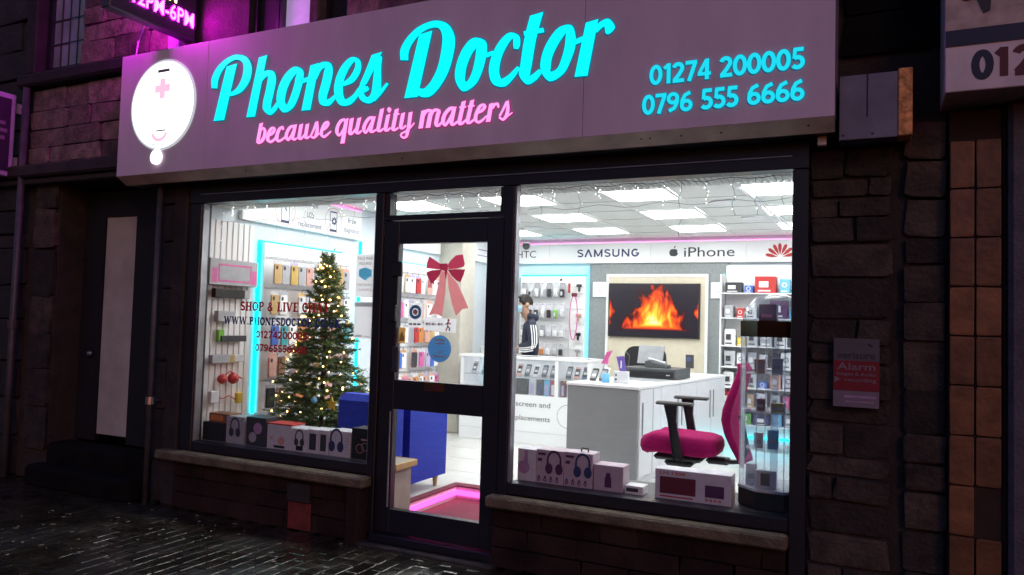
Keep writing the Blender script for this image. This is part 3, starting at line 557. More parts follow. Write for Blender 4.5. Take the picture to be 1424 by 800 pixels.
# leaded upper window, far left
wn = MB(); wn.box(-7.24, -7.18, .02, .08, 3.74, 4.95); wn.box(-6.70, -6.64, .02, .08, 3.74, 4.95); wn.box(-7.18, -6.70, .02, .08, 3.74, 3.80)
wn = wn.build("leaded_window", "frame", bld)
for i in range(4):
    for j in range(5):
        x0 = -7.18 + i * .12; z0 = 3.80 + j * .23
        MB().box(x0 + .005, x0 + .115, .05, .056, z0 + .005, z0 + .225).build("pane", "old_glass", wn)
lb = MB()
for i in range(1, 4): lb.box(-7.18 + i * .12 - .004, -7.18 + i * .12 + .004, .038, .05, 3.80, 4.95)
for j in range(1, 5): lb.box(-7.18, -6.70, .036, .048, 3.80 + j * .23 - .005, 3.80 + j * .23 + .005)
lb.build("lead_bars", "lead", wn)
# two upper windows over the fascia
for (x0, x1, m) in ((-4.60, -4.34, "dark"), (-4.33, -3.96, "lilac_glass"), (-3.86, -3.64, "dark")):
    f = MB(); f.box(x0, x0 + .03, .04, .12, 3.6, 4.9); f.box(x1 - .03, x1, .04, .12, 3.6, 4.9); f.box(x0 + .03, x1 - .03, .04, .12, 3.6, 3.64)
    f = f.build("upper_window", "frame", bld); MB().box(x0 + .03, x1 - .03, .08, .09, 3.64, 4.9).build("pane", m, f)
MB().box(-3.955, -3.865, -.05, .1, 3.60, 4.9, .01).build("window_surround", "stone", bld)
# dark recessed doorway with a pale door panel and worn steps
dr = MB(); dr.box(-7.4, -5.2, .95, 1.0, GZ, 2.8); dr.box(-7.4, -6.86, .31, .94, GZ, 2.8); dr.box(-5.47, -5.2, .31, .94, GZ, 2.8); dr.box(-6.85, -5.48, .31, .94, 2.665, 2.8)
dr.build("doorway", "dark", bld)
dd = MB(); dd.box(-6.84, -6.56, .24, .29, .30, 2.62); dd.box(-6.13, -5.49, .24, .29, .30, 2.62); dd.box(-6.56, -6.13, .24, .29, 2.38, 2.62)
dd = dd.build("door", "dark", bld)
MB().box(-6.555, -6.135, .255, .285, .36, 2.378, .004).build("door_panel", "door_pale", dd)
MB().lathe((-6.63, .22, 1.1), ((.02, 0), (.03, -.02), (.02, -.04), (.0, -.045)), 10, 'y').build("handle", "steel", dd)
for k, (y0, z1) in enumerate(((-.22, .12), (-.03, .29))):
    MB().box(-6.85, -5.49, y0, .24 if k == 1 else y0 + .188, GZ - .01, z1, .03).build("step", "dark_stone", bld)
# painted pier between doorway and shop
mb = MB(); mb.box(-5.29, -5.135, -.07, .02, GZ, 2.60, .012); mb.build("pier", "soot_stone", bld)
# pipe
dp = thing("drainpipe", "slim grey drainpipe with a bright collar beside the shop window", "drainpipe", (-5.37, -.14, GZ))
MB().tube([(-5.37, -.14, GZ - .01), (-5.37, -.14, 1.2), (-5.37, -.14, 2.58)], .024, 10).build("pipe", "pipe", dp, smooth=True)
MB().lathe((-5.37, -.14, .78), ((.026, -.03), (.036, -.03), (.036, .03), (.026, .03)), 12).build("collar", "steel", dp)
MB().box(-5.40, -5.34, -.14, -.05, .77, .79).build("bracket", "pipe", dp)
p2 = thing("cable_conduit", "dark vertical cast iron pipe left of the doorway", "drainpipe", (-7.28, -.12, GZ))
MB().tube([(-7.28, -.12, GZ - .01), (-7.28, -.12, 1.0), (-7.28, -.12, 3.58)], .032, 10).build("pipe", "pipe", p2, smooth=True)
MB().lathe((-7.28, -.12, 1.35), ((.034, -.04), (.045, -.04), (.045, .04), (.034, .04)), 12).build("collar", "pipe", p2)

# ================================================================== shopfront
sf = thing("shopfront", "black aluminium shopfront with two large panes and a glazed door", "shopfront", (-2.8, 0, 0))
FY0, FY1 = -.045, .065
mb = MB(); mb.box(-5.13, -0.36, -.05, .07, 2.40, 2.60, .004); mb.build("header_beam", "frame", sf)
mb = MB(); mb.box(-5.0, -.45, -.058, -.052, 2.468, 2.474); mb.build("header_trim", "frame_edge", sf)
for x0, x1 in ((-5.13, -4.997), (-3.262, -3.195), (-2.232, -2.165), (-.447, -.362)):
    MB().box(x0, x1, FY0, FY1, GZ if x0 > -1 or x0 < -5 else .0, 2.398, .004).build("post", "frame", sf)
for x0, x1 in ((-4.995, -4.985), (-3.275, -3.264), (-2.163, -2.150)):
    MB().box(x0, x1, -.03, .03, .475, 2.397).build("bead", "frame_edge", sf)
mb = MB(); mb.box(-4.996, -3.264, -.04, .06, .40, .472, .004); mb.build("bottom_rail", "frame", sf)
mb = MB(); mb.box(-2.164, -.449, -.04, .06, .40, .472, .004); mb.build("bottom_rail", "frame", sf)
for x0, x1 in ((-4.984, -3.276), (-2.149, -.449)):
    MB().box(x0, x1, .012, .020, .473, 2.398).build("pane", "pane", sf)
mb = MB(); mb.box(-3.194, -2.233, -.04, .06, 2.20, 2.235, .003); mb.box(-3.194, -3.15, -.03, .05, 2.236, 2.396); mb.box(-2.27, -2.233, -.03, .05, 2.236, 2.396); mb.build("transom", "frame", sf)
MB().box(-3.149, -2.271, .012, .020, 2.237, 2.396).build("pane", "pane", sf)
door = MB()
door.box(-3.190, -3.065, -.03, .03, .02, 2.195, .004); door.box(-2.362, -2.237, -.03, .03, .02, 2.195, .004)
door.box(-3.064, -2.363, -.028, .028, 2.035, 2.193); door.box(-3.064, -2.363, -.028, .028, .875, 1.078); door.box(-3.064, -2.363, -.028, .028, .022, .183)
door = door.build("door", "frame", sf)
MB().box(-3.064, -2.363, .004, .012, 1.079, 2.034).build("pane", "pane", door)
MB().box(-3.064, -2.363, .004, .012, .184, .874).build("pane", "pane", door)
MB().box(-3.105, -3.02, -.055, -.031, 1.80, 1.905, .006).build("closer_box", "black", door)
MB().box(-3.11, -3.055, -.062, -.031, 1.485, 1.60, .006).build("lock_case", "black", door)
MB().box(-3.075, -3.02, -.060, -.0305, 1.13, 1.31, .006).build("pull_handle", "c_char", door)
MB().tube([(-3.075, -.045, .2), (-3.075, -.045, .86)], .006, 8).build("edge_trim", "frame_edge", door)
MB().box(-3.192, -2.235, -.09, .05, -.04, .017, .006).build("threshold", "frame", sf)
st = tag(MB().box(-3.30, -2.20, -.16, .07, GZ - .02, -.041, .008).build("door_step", "soot_stone"), "low dark stone step under the shop door", "step")
# stone sills and stall risers
mb = MB(); mb.box(-5.26, -3.205, -.17, -.047, .325, .398, .012); mb.build("stone_sill", "sill_stone", sf)
mb = MB(); mb.box(-2.262, -.445, -.15, -.047, .325, .398, .012); mb.build("stone_sill", "sill_stone", sf)
rsm = [block_mesh("riser_block", "riser", .03, .04, 80 + k) for k in range(4)]
for (x0, x1) in ((-5.13, -3.31), (-2.24, -.46)):
    MB().box(x0, x1, -.03, .06, GZ - .02, .399).build("stall_riser", "riser", sf)
    z = GZ
    for h in (.13, .125, .125):
        x = x0
        while x < x1 - .02:
            l = min(rr.uniform(.22, .42), x1 - x)
            if x1 - x - l < .1: l = x1 - x
            if x0 < -4 and x < -3.69 and x + l > -3.91: pass
            inst("riser_block", rr.choice(rsm), sf, (x + l / 2, -.055, z + h / 2), (l - .007, .06 + rr.uniform(-.006, .006), h - .007))
            x += l
        z += h
mb = MB(); mb.box(-3.34, -3.235, -.17, -.04, GZ - .02, .322, .01); mb.build("sill_end_pier", "riser", sf)
mb = MB(); mb.box(-3.91, -3.70, -.10, -.088, GZ + .01, .150, .003); mb.build("painted_patch", "red_paint", sf)
mb = MB(); mb.box(-3.91, -3.70, -.125, -.088, .153, .285, .006); mb.build("vent_cover", "soot_stone", sf)
mb = MB(); mb.box(-2.262, -2.20, -.06, .05, GZ - .02, .324, .006); mb.build("sill_end_pier", "riser", sf)

# ================================================================== fascia sign
fs = thing("fascia_sign", "long mauve shop fascia with glowing cyan and pink lettering", "shop sign", (-3, -.15, 2.6))
SX0, SX1, SY, SZ0, SZ1 = -5.69, -.222, -.315, 2.597, 3.612
for x0, x1 in ((SX0, -4.702), (-4.699, -1.60), (-1.597, SX1)):
    MB().box(x0, x1, SY, SY + .02, SZ0 + .012, SZ1, .002).build("panel", "fascia", fs)
lip = MB().poly([(SX0 + .002, SY + .001, SZ0 + .0115), (SX0 + .002, SY + .10, SZ0 - .048), (SX0 + .002, SY + .115, SZ0 - .04), (SX0 + .002, SY + .03, SZ0 + .0115)], (1, 0, 0), SX1 - SX0 - .004)
lip.build("lower_lip", "fascia_edge", fs)
MB().box(SX0 + .004, SX1 - .004, SY + .116, -.06, SZ0 - .045, SZ0 - .035).build("underside", "frame", fs)
MB().box(SX0, SX0 + .012, SY + .0205, -.0, SZ0 + .012, SZ1).build("end_cap", "fascia", fs)
MB().box(SX1 - .012, SX1, SY + .0205, -.0, SZ0 + .012, SZ1).build("end_cap", "blue_panel", fs)
MB().box(SX0 + .013, SX1 - .013, SY + .021, -.0, SZ1 - .02, SZ1 - .004).build("top_cover", "fascia", fs)
for x in (-4.3, -2.9, -1.25, -1.20, -1.02, -.8, -.35):
    MB().lathe((x, SY + .045, SZ0 - .014), ((.006, 0), (.006, -.006)), 8).build("screw", "lead", fs)
MB().box(-.315, -.27, -.14, -.09, SZ0 - .095, SZ0 - .046, .004).build("bracket", "white", fs)
def catmull(P, n=5):
    if len(P) < 3: return P
    closed = (P[0] - P[-1]).length < .012 and len(P) > 5
    out = []
    for i in range(len(P) - 1):
        p0 = P[i - 1] if i > 0 else (P[-2] if closed else P[0] * 2 - P[1]); p1, p2 = P[i], P[i + 1]
        p3 = P[i + 2] if i + 2 < len(P) else (P[1] if closed else P[-1] * 2 - P[-2])
        for k in range(n):
            t = k / n
            out.append(0.5 * ((2 * p1) + (p2 - p0) * t + (2 * p0 - 5 * p1 + 4 * p2 - p3) * t * t + (3 * p1 - p0 - 3 * p2 + p3) * t ** 3))
    out.append(P[-1]); return out
def letters(data, m, medge, grow, name):
    for ch, strokes in data:
        a = MB(); b = MB()
        for q, row in enumerate(strokes):
            L = [Vector((row[i], 0, row[i + 1])) for i in range(0, len(row), 4)]; R_ = [Vector((row[i + 2], 0, row[i + 3])) for i in range(0, len(row), 4)]
            L = catmull(L); R_ = catmull(R_)
            yy = SY - .0062 - q * .0004
            a.strip([(p.x, yy, p.z) for p in L], [(p.x, yy, p.z) for p in R_], NF, .0025)
            gl, gr = [], []
            for i, (l, r) in enumerate(zip(L, R_)):
                dv = (r - l); ln = max(dv.length, 1e-6); dv = dv / ln
                e = Vector((0, 0, 0))
                if i in (0, len(L) - 1):
                    mid = (L[1] + R_[1]) / 2 if i == 0 else (L[-2] + R_[-2]) / 2
                    if not ((L[0] - L[-1]).length < .012): e = ((l + r) / 2 - mid).normalized() * grow
                gl.append(l - dv * grow + e); gr.append(r + dv * grow + e)
            yb = SY - .0006 - q * .0003
            b.strip([(p.x, yb, p.z) for p in gl], [(p.x, yb, p.z) for p in gr], NF, .003)
        o = a.build(name, m, fs); b.build("letter_edge", medge, o)
letters(CYAN_LETTERS, "led_cyan", "led_cyan_edge", .006, "cyan_letter")
letters(PINK_LETTERS, "led_pink", "led_pink_edge", .0045, "pink_letter")
for body, x0, x1, z in (("01274 200005", -1.196, -.366, 2.872), ("0796 555 6666", -1.235, -.366, 2.704)):
    tot = sum(GLY[c][0] for c in body); x = x0
    for c in body:
        w_ = GLY[c][0] / tot * (x1 - x0)
        if c != ' ':
            o = stroke_text(MB(), c, (x, SY - .0062, z), FX, UZ, .114, w_, ext=.0025, layer=.0003, fat=1.06).build("number_digit", "led_number", fs)
            stroke_text(MB(), c, (x, SY - .0006, z), FX, UZ, .114, w_, ext=.003, grow=.0035, layer=.0003, fat=1.06).build("digit_edge", "led_cyan_edge", o)
        x += w_
LC = (-5.174, 3.157)
o = MB().lathe((LC[0], SY - .001, LC[1]), ((.352, 0), (.352, -.010), (.345, -.013), (0, -.013)), 48, 'y').build("logo_disc", "logo_white", fs)
MB().lathe((LC[0], SY - .0005, LC[1]), ((.352, 0), (.366, 0), (.366, -.009), (.352, -.011)), 48, 'y').build("logo_rim", "logo_rim", o)
lg = MB(); yl = SY - .0165
lg.box(LC[0] - .03, LC[0] + .03, yl, yl + .002, LC[1] + .05, LC[1] + .21); lg.box(LC[0] - .085, LC[0] - .0305, yl, yl + .002, LC[1] + .10, LC[1] + .16); lg.box(LC[0] + .0305, LC[0] + .085, yl, yl + .002, LC[1] + .10, LC[1] + .16)
lg.build("cross", "logo_pink", o)
MB().ring((LC[0] - .01, yl, LC[1] - .20), FX, UZ, .07, .10, 16, 200, 340).build("curve_mark", "logo_pink", o)
MB().ring((LC[0], SY - .0150, LC[1]), FX, UZ, .322, .330, 48).build("inner_ring", "logo_rim", o)
lg = MB(); lg.box(LC[0] - .06, LC[0] + .07, yl, yl + .002, LC[1] + .262, LC[1] + .285); lg.box(LC[0] - .05, LC[0] + .06, yl, yl + .002, LC[1] - .215, LC[1] - .205); lg.build("phone_outline", "logo_grey", o)
o = MB().lathe((-5.213, SY - .001, 2.736), ((.058, 0), (.058, -.02), (0, -.022)), 24, 'y').build("logo_bulb", "logo_white", fs)
MB().lathe((-5.205, SY - .001, 2.80), ((.02, 0), (.02, -.016), (0, -.017)), 12, 'y').build("logo_stem", "logo_white", fs)

# ================================================================== projecting LED matrix sign above the fascia
LXX = -5.15
ls = thing("led_matrix_sign", "projecting dark LED sign with glowing magenta opening hours", "LED sign", (LXX - .05, -.4, 3.76))
MB().box(LXX - .10, LXX, -.84, -.06, 3.755, 4.6, .006).build("housing", "matrix_box", ls)
for xs, xd_, yl_ in ((LXX + .003, LX, -.655), (LXX - .103, (0, -1, 0), -.085)):
    mb = MB().text("12PM-6PM", (xs, yl_, 3.862), xd_, UZ, h=.118, w_=.57, bold=.012); mb.build("magenta_text", "matrix_magenta", ls)
    yy_ = yl_ + (.23 if xd_ == LX else -.23)
    mb = MB().text("M", (xs, yy_, 4.005), xd_, UZ, h=.118, w_=.075, bold=.012); mb.text("M", (xs, yy_ + (.09 if xd_ == LX else -.09), 4.005), xd_, UZ, h=.118, w_=.075, bold=.012); mb.build("yellow_text", "matrix_yellow", ls)
MB().box(LXX - .08, LXX - .02, -.059, .0, 3.9, 4.4).build("bracket", "frame", ls)
MB().tube([(-5.66, -.22, 3.60), (-5.63, -.22, 3.78), (-5.26, -.45, 3.80)], .006, 6).build("cable", "lilac_metal", ls)
MB().box(-5.40, -5.27, -.12, -.05, 3.62, 3.84, .006).build("junction_box", "lilac_metal", ls)

# ================================================================== projecting portrait sign at the far left
sg = thing("projecting_sign", "lilac framed projecting picture sign at the edge of the photo", "sign", (-7.48, -.5, 2.7))
SGX = -7.44
mb = MB(); mb.box(SGX - .10, SGX, -.85, -.11, 2.74, 3.53, .01); mb.build("box", "lilac_metal", sg)
mb = MB(); mb.box(SGX + .001, SGX + .006, -.82, -.16, 2.79, 3.48); pic = mb.build("picture", "photo_dark", sg)
mb = MB(); mb.disc((SGX + .009, -.46, 3.15), LX, UZ, .17, 20, .8); mb.quad((SGX + .0085, -.74, 2.80), LX, UZ, .36, .25); mb.disc((SGX + .010, -.42, 2.98), LX, UZ, .10, 14, .9); mb.build("pale_shape", "photo_grey", pic)
MB().quad((SGX + .0095, -.42, 2.80), LX, UZ, .18, .14).build("red_patch", "photo_red", pic)
mb = MB()
for k in range(3): mb.quad((SGX + .012, -.30 + .02 * (k % 2), 3.22 - k * .07), LX, UZ, .09, .035)
mb.build("white_marks", "alarm_pale", pic)
for z in (2.84, 3.36): MB().box(SGX - .08, SGX - .02, -.109, .0, z, z + .10, .005).build("bracket", "lilac_metal", sg)

# ================================================================== right hand side
bp_ = thing("return_panel", "blue grey metal panel beside the fascia with a dark drip stain", "panel", (-.05, -.1, 2.5))
MB().box(-.205, .07, -.20, -.06, 2.505, 2.845, .003).build("panel", "blue_panel", bp_)
MB().box(-.075, -.067, -.2015, -.2005, 2.62, 2.844).build("drip_stain", "navy", bp_)
for x in (-.185, -.045): MB().lathe((x, -.2, 2.53), ((.006, 0), (.006, -.004)), 8, 'y').build("screw", "lead", bp_)
tag(MB().box(.0715, .137, -.207, -.05, 2.508, 2.856, .005).build("corbel_stone", "streetlight_tint_stone"), "rough stone corbel with painted orange street light at the end of the blue grey panel", "stone")
tp = thing("tiled_pilaster", "pilaster clad in two columns of large orange brown tiles", "pilaster", (.42, 0, GZ))
MB().box(.308, .535, -.075, -.002, GZ, 2.64).build("grout_bed", "tile_grout", tp)
tm = [block_mesh("tile", "tile", .012, .04, 90 + k) for k in range(4)]
for r_ in range(11):
    z0 = -.22 + r_ * .2465
    for c_, (x0, x1) in enumerate(((.312, .416), (.426, .530))):
        zz0 = max(z0, GZ); 
        if z0 + .24 - zz0 < .05 or z0 + .24 > 2.64: continue
        if r_ == 3 and c_ == 1: continue
        inst("tile", tm[(r_ * 3 + c_) % 4], tp, ((x0 + x1) / 2, -.08, (zz0 + z0 + .238) / 2), (x1 - x0, .022, z0 + .238 - zz0), (rr.uniform(-.02, .02), 0, rr.uniform(-.02, .02)))
MB().box(.536, .556, -.085, -.002, GZ, 2.64, .004).build("edge_trim", "riser", tp)
cl = thing("side_column", "plain grey column at the edge of the photo beside the tiles", "column", (.68, 0, GZ))
MB().box(.557, .80, -.13, .0, GZ, 2.66, .02).build("shaft", "column", cl); MB().box(.557, .83, -.16, -.131, GZ, .2, .015).build("plinth", "column", cl)
ns = thing("neighbour_sign", "pale neighbouring shop fascia with dark numerals and a navy stripe", "shop sign", (.8, -.2, 2.66))
MB().box(.27, 2.6, -.35, -.002, 2.665, 3.6, .004).build("panel", "sign_white", ns)
MB().box(.272, 2.6, -.352, -.3505, 2.965, 3.6).build("upper_print", "sign_cream", ns)
MB().box(.271, 2.6, -.3545, -.3525, 2.885, 2.964).build("stripe", "navy", ns)
mb = stroke_text(MB(), "0", (.383, -.3515, 2.715), FX, UZ, .138, .082, fat=1.35); mb.build("numeral", "navy", ns)
for s_, x0, w_ in (("1", .470, .062), ("2", .548, .085)): stroke_text(MB(), s_, (x0, -.3515, 2.72), FX, UZ, .138, w_, fat=1.35).build("numeral", "maroon", ns)
sw = MB(); yy = -.3555
sw.poly([(.31, yy, 3.20), (.30, yy, 3.13), (.36, yy, 3.10), (.40, yy, 3.11), (.43, yy, 3.03), (.455, yy, 3.04), (.46, yy, 3.13), (.52, yy, 3.14), (.62, yy, 3.09), (.9, yy, 3.10), (.9, yy, 3.22), (.6, yy, 3.18)], NF, .002)
sw.build("silhouette", "print_dark", ns)
sw = MB(); sw.strip([(.32, yy - .003, 3.160), (.46, yy - .003, 3.145), (.62, yy - .003, 3.165)], [(.32, yy - .003, 3.166), (.46, yy - .003, 3.150), (.62, yy - .003, 3.170)], NF, .001); sw.build("highlight_line", "alarm_pale", ns)
al = thing("alarm_notice", "small red and grey alarm warning notice on the stone wall", "notice", (-.11, -.06, 1.1))
AY = -.075
MB().box(-.228, -.006, AY, AY + .02, 1.108, 1.470, .002).build("plate", "alarm_grey", al)
MB().box(-.227, -.007, AY - .0015, AY - .0005, 1.195, 1.352).build("red_band", "alarm_red", al)
MB().box(-.227, -.007, AY - .0015, AY - .0005, 1.109, 1.193).build("phone_band", "alarm_pale", al)
mb = MB().text("verisure", (-.117, AY - .002, 1.365), FX, UZ, h=.036, w_=.185, bold=.012, align='C'); mb.add([(-.065, AY - .002, 1.44), (-.045, AY - .002, 1.425), (-.035, AY - .002, 1.432), (-.055, AY - .002, 1.447)], [(0, 1, 2, 3)])
mb.build("dark_text", "print_dark", al)
mb = MB().text("Alarm", (-.117, AY - .003, 1.305), FX, UZ, h=.036, w_=.185, bold=.012, align='C'); mb.text("Images & Audio", (-.117, AY - .003, 1.275), FX, UZ, h=.017, w_=.19, bold=.01, align='C'); mb.text("recording", (-.095, AY - .003, 1.243), FX, UZ, h=.020, w_=.15, bold=.012, align='C')
mb.add([(-.222, AY - .003, 1.235), (-.19, AY - .003, 1.255), (-.222, AY - .003, 1.268)], [(0, 1, 2)])
mb.build("pale_text", "alarm_pale", al)
mb = MB(); mb.quad((-.175, AY - .002, 1.158), FX, UZ, .155, .012); mb.quad((-.17, AY - .002, 1.135), FX, UZ, .14, .006); mb.build("small_print", "c_mauve", al)
# ================================================================== interior shell
RX0, RX1, RY0, RY1, FZ, CZ = -5.10, -.28, .07, 5.40, .10, 2.68
fl = MB(); fl.box(RX0, -3.23, RY0, 1.19, -.05, FZ); fl.box(RX0, RX1, 1.191, RY1, -.05, FZ); fl.box(-2.20, RX1, RY0, 1.19, -.05, FZ)
floor = struct("floor", fl, "floor")
tl = MB()
for k in range(1, 8): tl.box(RX0, RX1, 1.19 + .6 * k - .002, 1.19 + .6 * k + .002, FZ + .0005, FZ + .0015)
for k in range(1, 8): tl.box(RX0 + .6 * k - .002, RX0 + .6 * k + .002, 1.25, RY1, FZ + .001, FZ + .002)
tl.build("floor_joint", "c_lgrey", floor)
struct("wall_left", MB().box(RX0 - .12, RX0, .0701, RY1 + .1, 0, 2.95), "wall_white")
struct("wall_right", MB().box(RX1, RX1 + .12, .0701, RY1 + .1, 0, 2.95), "wall_white")
struct("wall_back", MB().box(RX0, RX1, RY1, RY1 + .1, 0, 2.95), "wall_white")
ceil_ = struct("ceiling", MB().box(RX0, RX1, .40, RY1, CZ + .03, CZ + .08), "grid")
sof = MB(); sof.box(RX0, RX1, .071, .39, 2.425, 2.70)
for k in range(0, 120): sof.box(-5.08 + k * .04, -5.06 + k * .04, .075, .388, 2.412, 2.4249)
struct("window_soffit", sof, "ceiling")
tmesh = MB().box(-.296, .296, -.296, .296, -.008, .008, .004)
tme = bpy.data.meshes.new("ceiling_tile"); tme.from_pydata(tmesh.v, [], tmesh.f); tme.materials.append(MATS["ceiling"]); tme.update()
gb = MB()
lightpos = {}
for i in range(8):
    for j in range(1, 9):
        cx = -4.95 + .6 * i; cyy = .3 + .6 * j
        if cyy > 5.2: continue
        if i % 2 == 1 and j % 2 == 1: lightpos[(i, j)] = (cx, cyy); continue
        inst("ceiling_tile", tme, ceil_, (cx, cyy, CZ + .012))
for i in range(0, 9): gb.box(-5.25 + .6 * i - .006, -5.25 + .6 * i + .006, .40, RY1, CZ - .004, CZ + .003) if -5.25 + .6 * i > RX0 else None
for j in range(1, 9): gb.box(RX0, RX1, .6 * j - .006, .6 * j + .006, CZ - .003, CZ + .0025)
gb.build("ceiling_grid", "grid", ceil_)
rown = {1: "added unseen nearest the window", 3: "second from the window", 5: "third from the window", 7: "nearest the back wall"}
coln = {1: "by the left wall", 3: "second column", 5: "third column", 7: "by the right wall"}
for (i, j), (cx, cyy) in lightpos.items():  # row nearest the window is unseen, added to brighten the front of the room
    t = thing("ceiling_light", "square bright ceiling light panel %s, row %s" % (coln[i], rown[j]), "ceiling light", (cx, cyy, CZ), group="square ceiling light panels")
    MB().box(cx - .275, cx + .275, cyy - .275, cyy + .275, CZ - .006, CZ + .004).build("diffuser", "panel_light", t)
    f = MB()
    for a in (-1, 1):
        f.box(cx + a * .276, cx + a * .296, cyy - .296, cyy + .296, CZ - .008, CZ + .01); f.box(cx - .2755, cx + .2755, cyy + a * .276, cyy + a * .296, CZ - .008, CZ + .01)
    f.build("frame", "white", t)
for k, (cx, cyy, lb_) in enumerate(((-1.33, 2.68, "front"), (-1.22, 3.78, "rear"), (-3.87, 4.04, "lone"))):
    t = thing("downlight", "small round %s downlight between the %s ceiling panels" % (lb_, "right hand" if k < 2 else "left hand"), "ceiling light", (cx, cyy, CZ), group="round downlights")
    MB().lathe((cx, cyy, CZ), ((.10, -.008), (.0, -.008)), 20).build("lens", "panel_light", t); MB().lathe((cx, cyy, CZ), ((.12, .002), (.12, -.012), (.10, -.010)), 20).build("ring", "white", t)

# sunken entrance mat with a pink lit edge
em = thing("entrance_mat", "sunken red entrance mat with a glowing pink lit edge", "mat", (-2.7, .6, 0))
MB().box(-3.225, -2.205, .055, 1.185, -.05, .006).build("carpet", "mat_red", em)
mb = MB(); mb.box(-3.30, -3.225, .40, 1.19, FZ + .001, FZ + .012); mb.box(-3.30, -2.20, 1.192, 1.30, FZ + .001, FZ + .012); mb.build("trim", "mat_red", em)
mb = MB(); mb.box(-3.228, -3.218, .42, 1.186, .035, .075); mb.box(-3.216, -2.21, 1.178, 1.188, .035, .075); mb.build("light_strip", "led_strip_pink", em)

# window ledges
wl1 = thing("window_ledge", "long ledge inside the left window carrying boxed goods", "ledge", (-4.1, .2, FZ))
mb = MB(); mb.box(-5.09, -3.10, .066, .33, .43, .470, .004); mb.build("top", "beige", wl1)
MB().box(-3.10, -3.085, .066, .345, .425, .472, .004).build("edge_strip", "oak", wl1); MB().box(-5.09, -3.11, .331, .345, .425, .472).build("edge_strip", "oak", wl1)
MB().box(-5.09, -3.12, .066, .315, .0, .429).build("base_panel", "beige", wl1)
wl2 = thing("window_ledge", "ledge inside the right window carrying boxes and display case", "ledge", (-1.3, .2, FZ))
MB().box(-2.16, -.30, .066, .52, .43, .470, .004).build("top", "dark_grey", wl2); MB().box(-2.14, -.30, .066, .50, .0, .429).build("base_panel", "beige", wl2)

# ================================================================== left wall fittings
sp = thing("slat_panel", "white panel of upright ribs at the left end of the window", "panel", (-5.05, .25, .5))
MB().box(-5.099, -5.07, .10, .62, .48, 2.30).build("backing", "white", sp)
for k in range(8): MB().box(-5.069, -5.056, .105 + k * .064, .158 + k * .064, .48, 2.30, .004).build("slat", "white", sp)
def header(y0, y1, lab, pink):
    t = thing("wall_header_board", lab, "sign board", (-5.06, (y0 + y1) / 2, 2.34))
    MB().box(-5.098, -5.05, y0, y1, 2.34, 2.645, .003).build("board", "white", t)
    if pink: MB().box(-5.09, -5.06, y0, y1, 2.648, 2.658).build("light_strip", "led_line_pink", t)
    return t
h1 = header(.45, 2.15, "white board with phone repair icons high on the left wall", True)
hx = -5.0485
mb = MB()
for yc, k in ((.98, 0), (1.68, 1)):
    mb.ring((hx, yc, 2.485), LX, UZ, .128, .134, 32)
mb.build("icon_ring", "c_rose", h1)
mb = MB()
for yc, k in ((.98, 0), (1.68, 1)):
    for (a0, a1, b0, b1) in ((-.055, .055, .085, .098), (-.055, .055, -.11, -.085), (-.055, -.048, -.085, .085), (.048, .055, -.085, .085)):
        mb.quad((hx, yc + a0, 2.485 + b0), LX, UZ, a1 - a0, b1 - b0)
mb.add([(hx, .955, 2.56), (hx, .97, 2.56), (hx, 1.0, 2.49), (hx, .985, 2.49)], [(0, 1, 2, 3)])
mb.ring((hx, 1.69, 2.485), LX, UZ, .016, .034, 16)
for k in range(8):
    a = k * math.pi / 4; mb.quad((hx, 1.69 + math.cos(a) * .038 - .006, 2.485 + math.sin(a) * .038 - .006), LX, UZ, .012, .012)
for s_, yc, z in (("screen", 1.33, 2.575), ("LCD", 1.33, 2.475), ("replacement", 1.33, 2.375), ("free", 1.98, 2.50), ("diagnostic", 1.98, 2.40)):
    mb.text(s_, (hx, yc, z), LX, UZ, h=.05, w_=min(.34, .034 * len(s_)) * (.78 if s_ in ("diagnostic",) else 1), align='C')
mb.build("print", "c_navy", h1)
h2 = header(2.62, 3.80, "plain white board above the phone cases seen through the door", False)
h3 = header(4.25, 5.30, "pink lit board in the far left corner of the shop", True)
mb = MB(); mb.quad((hx, 4.52, 2.38), LX, UZ, .10, .012); mb.quad((hx, 4.52, 2.56), LX, UZ, .10, .012); mb.quad((hx, 4.52, 2.392), LX, UZ, .008, .168); mb.quad((hx, 4.612, 2.392), LX, UZ, .008, .168)
mb.quad((hx, 4.8, 2.50), LX, UZ, .3, .015); mb.quad((hx, 4.78, 2.42), LX, UZ, .34, .015); mb.build("print", "c_mauve", h3)

CASEC = ["c_amber", "c_lgrey", "c_gold", "c_rose", "c_grey", "c_amber", "c_orange", "c_pink", "c_white", "c_red", "c_blue", "c_black", "c_purple"]
CN = dict(c_amber="amber", c_lgrey="pale grey", c_gold="gold", c_rose="rose", c_grey="grey", c_orange="orange", c_pink="pink", c_white="white", c_red="red", c_blue="blue", c_black="black", c_purple="purple",
          c_char="charcoal", c_navy="navy", c_sky="sky blue", c_green="green", c_brown="brown", c_yellow="yellow", c_teal="teal", c_plum="plum", c_wine="wine red", c_lilac="lilac", c_pale="pale lilac", c_mauve="mauve", c_boxpink="pinkish")
ROWN = ["top", "second", "third", "fourth", "bottom"]
def rrect(hw, hh, r, n=3):
    out = []
    for (sx, sy, a0) in ((1, 1, 0), (-1, 1, 90), (-1, -1, 180), (1, -1, 270)):
        for k in range(n + 1):
            a = rad(a0 + 90 * k / n); out.append((sx * (hw - r) + r * math.cos(a), sy * (hh - r) + r * math.sin(a)))
    return out
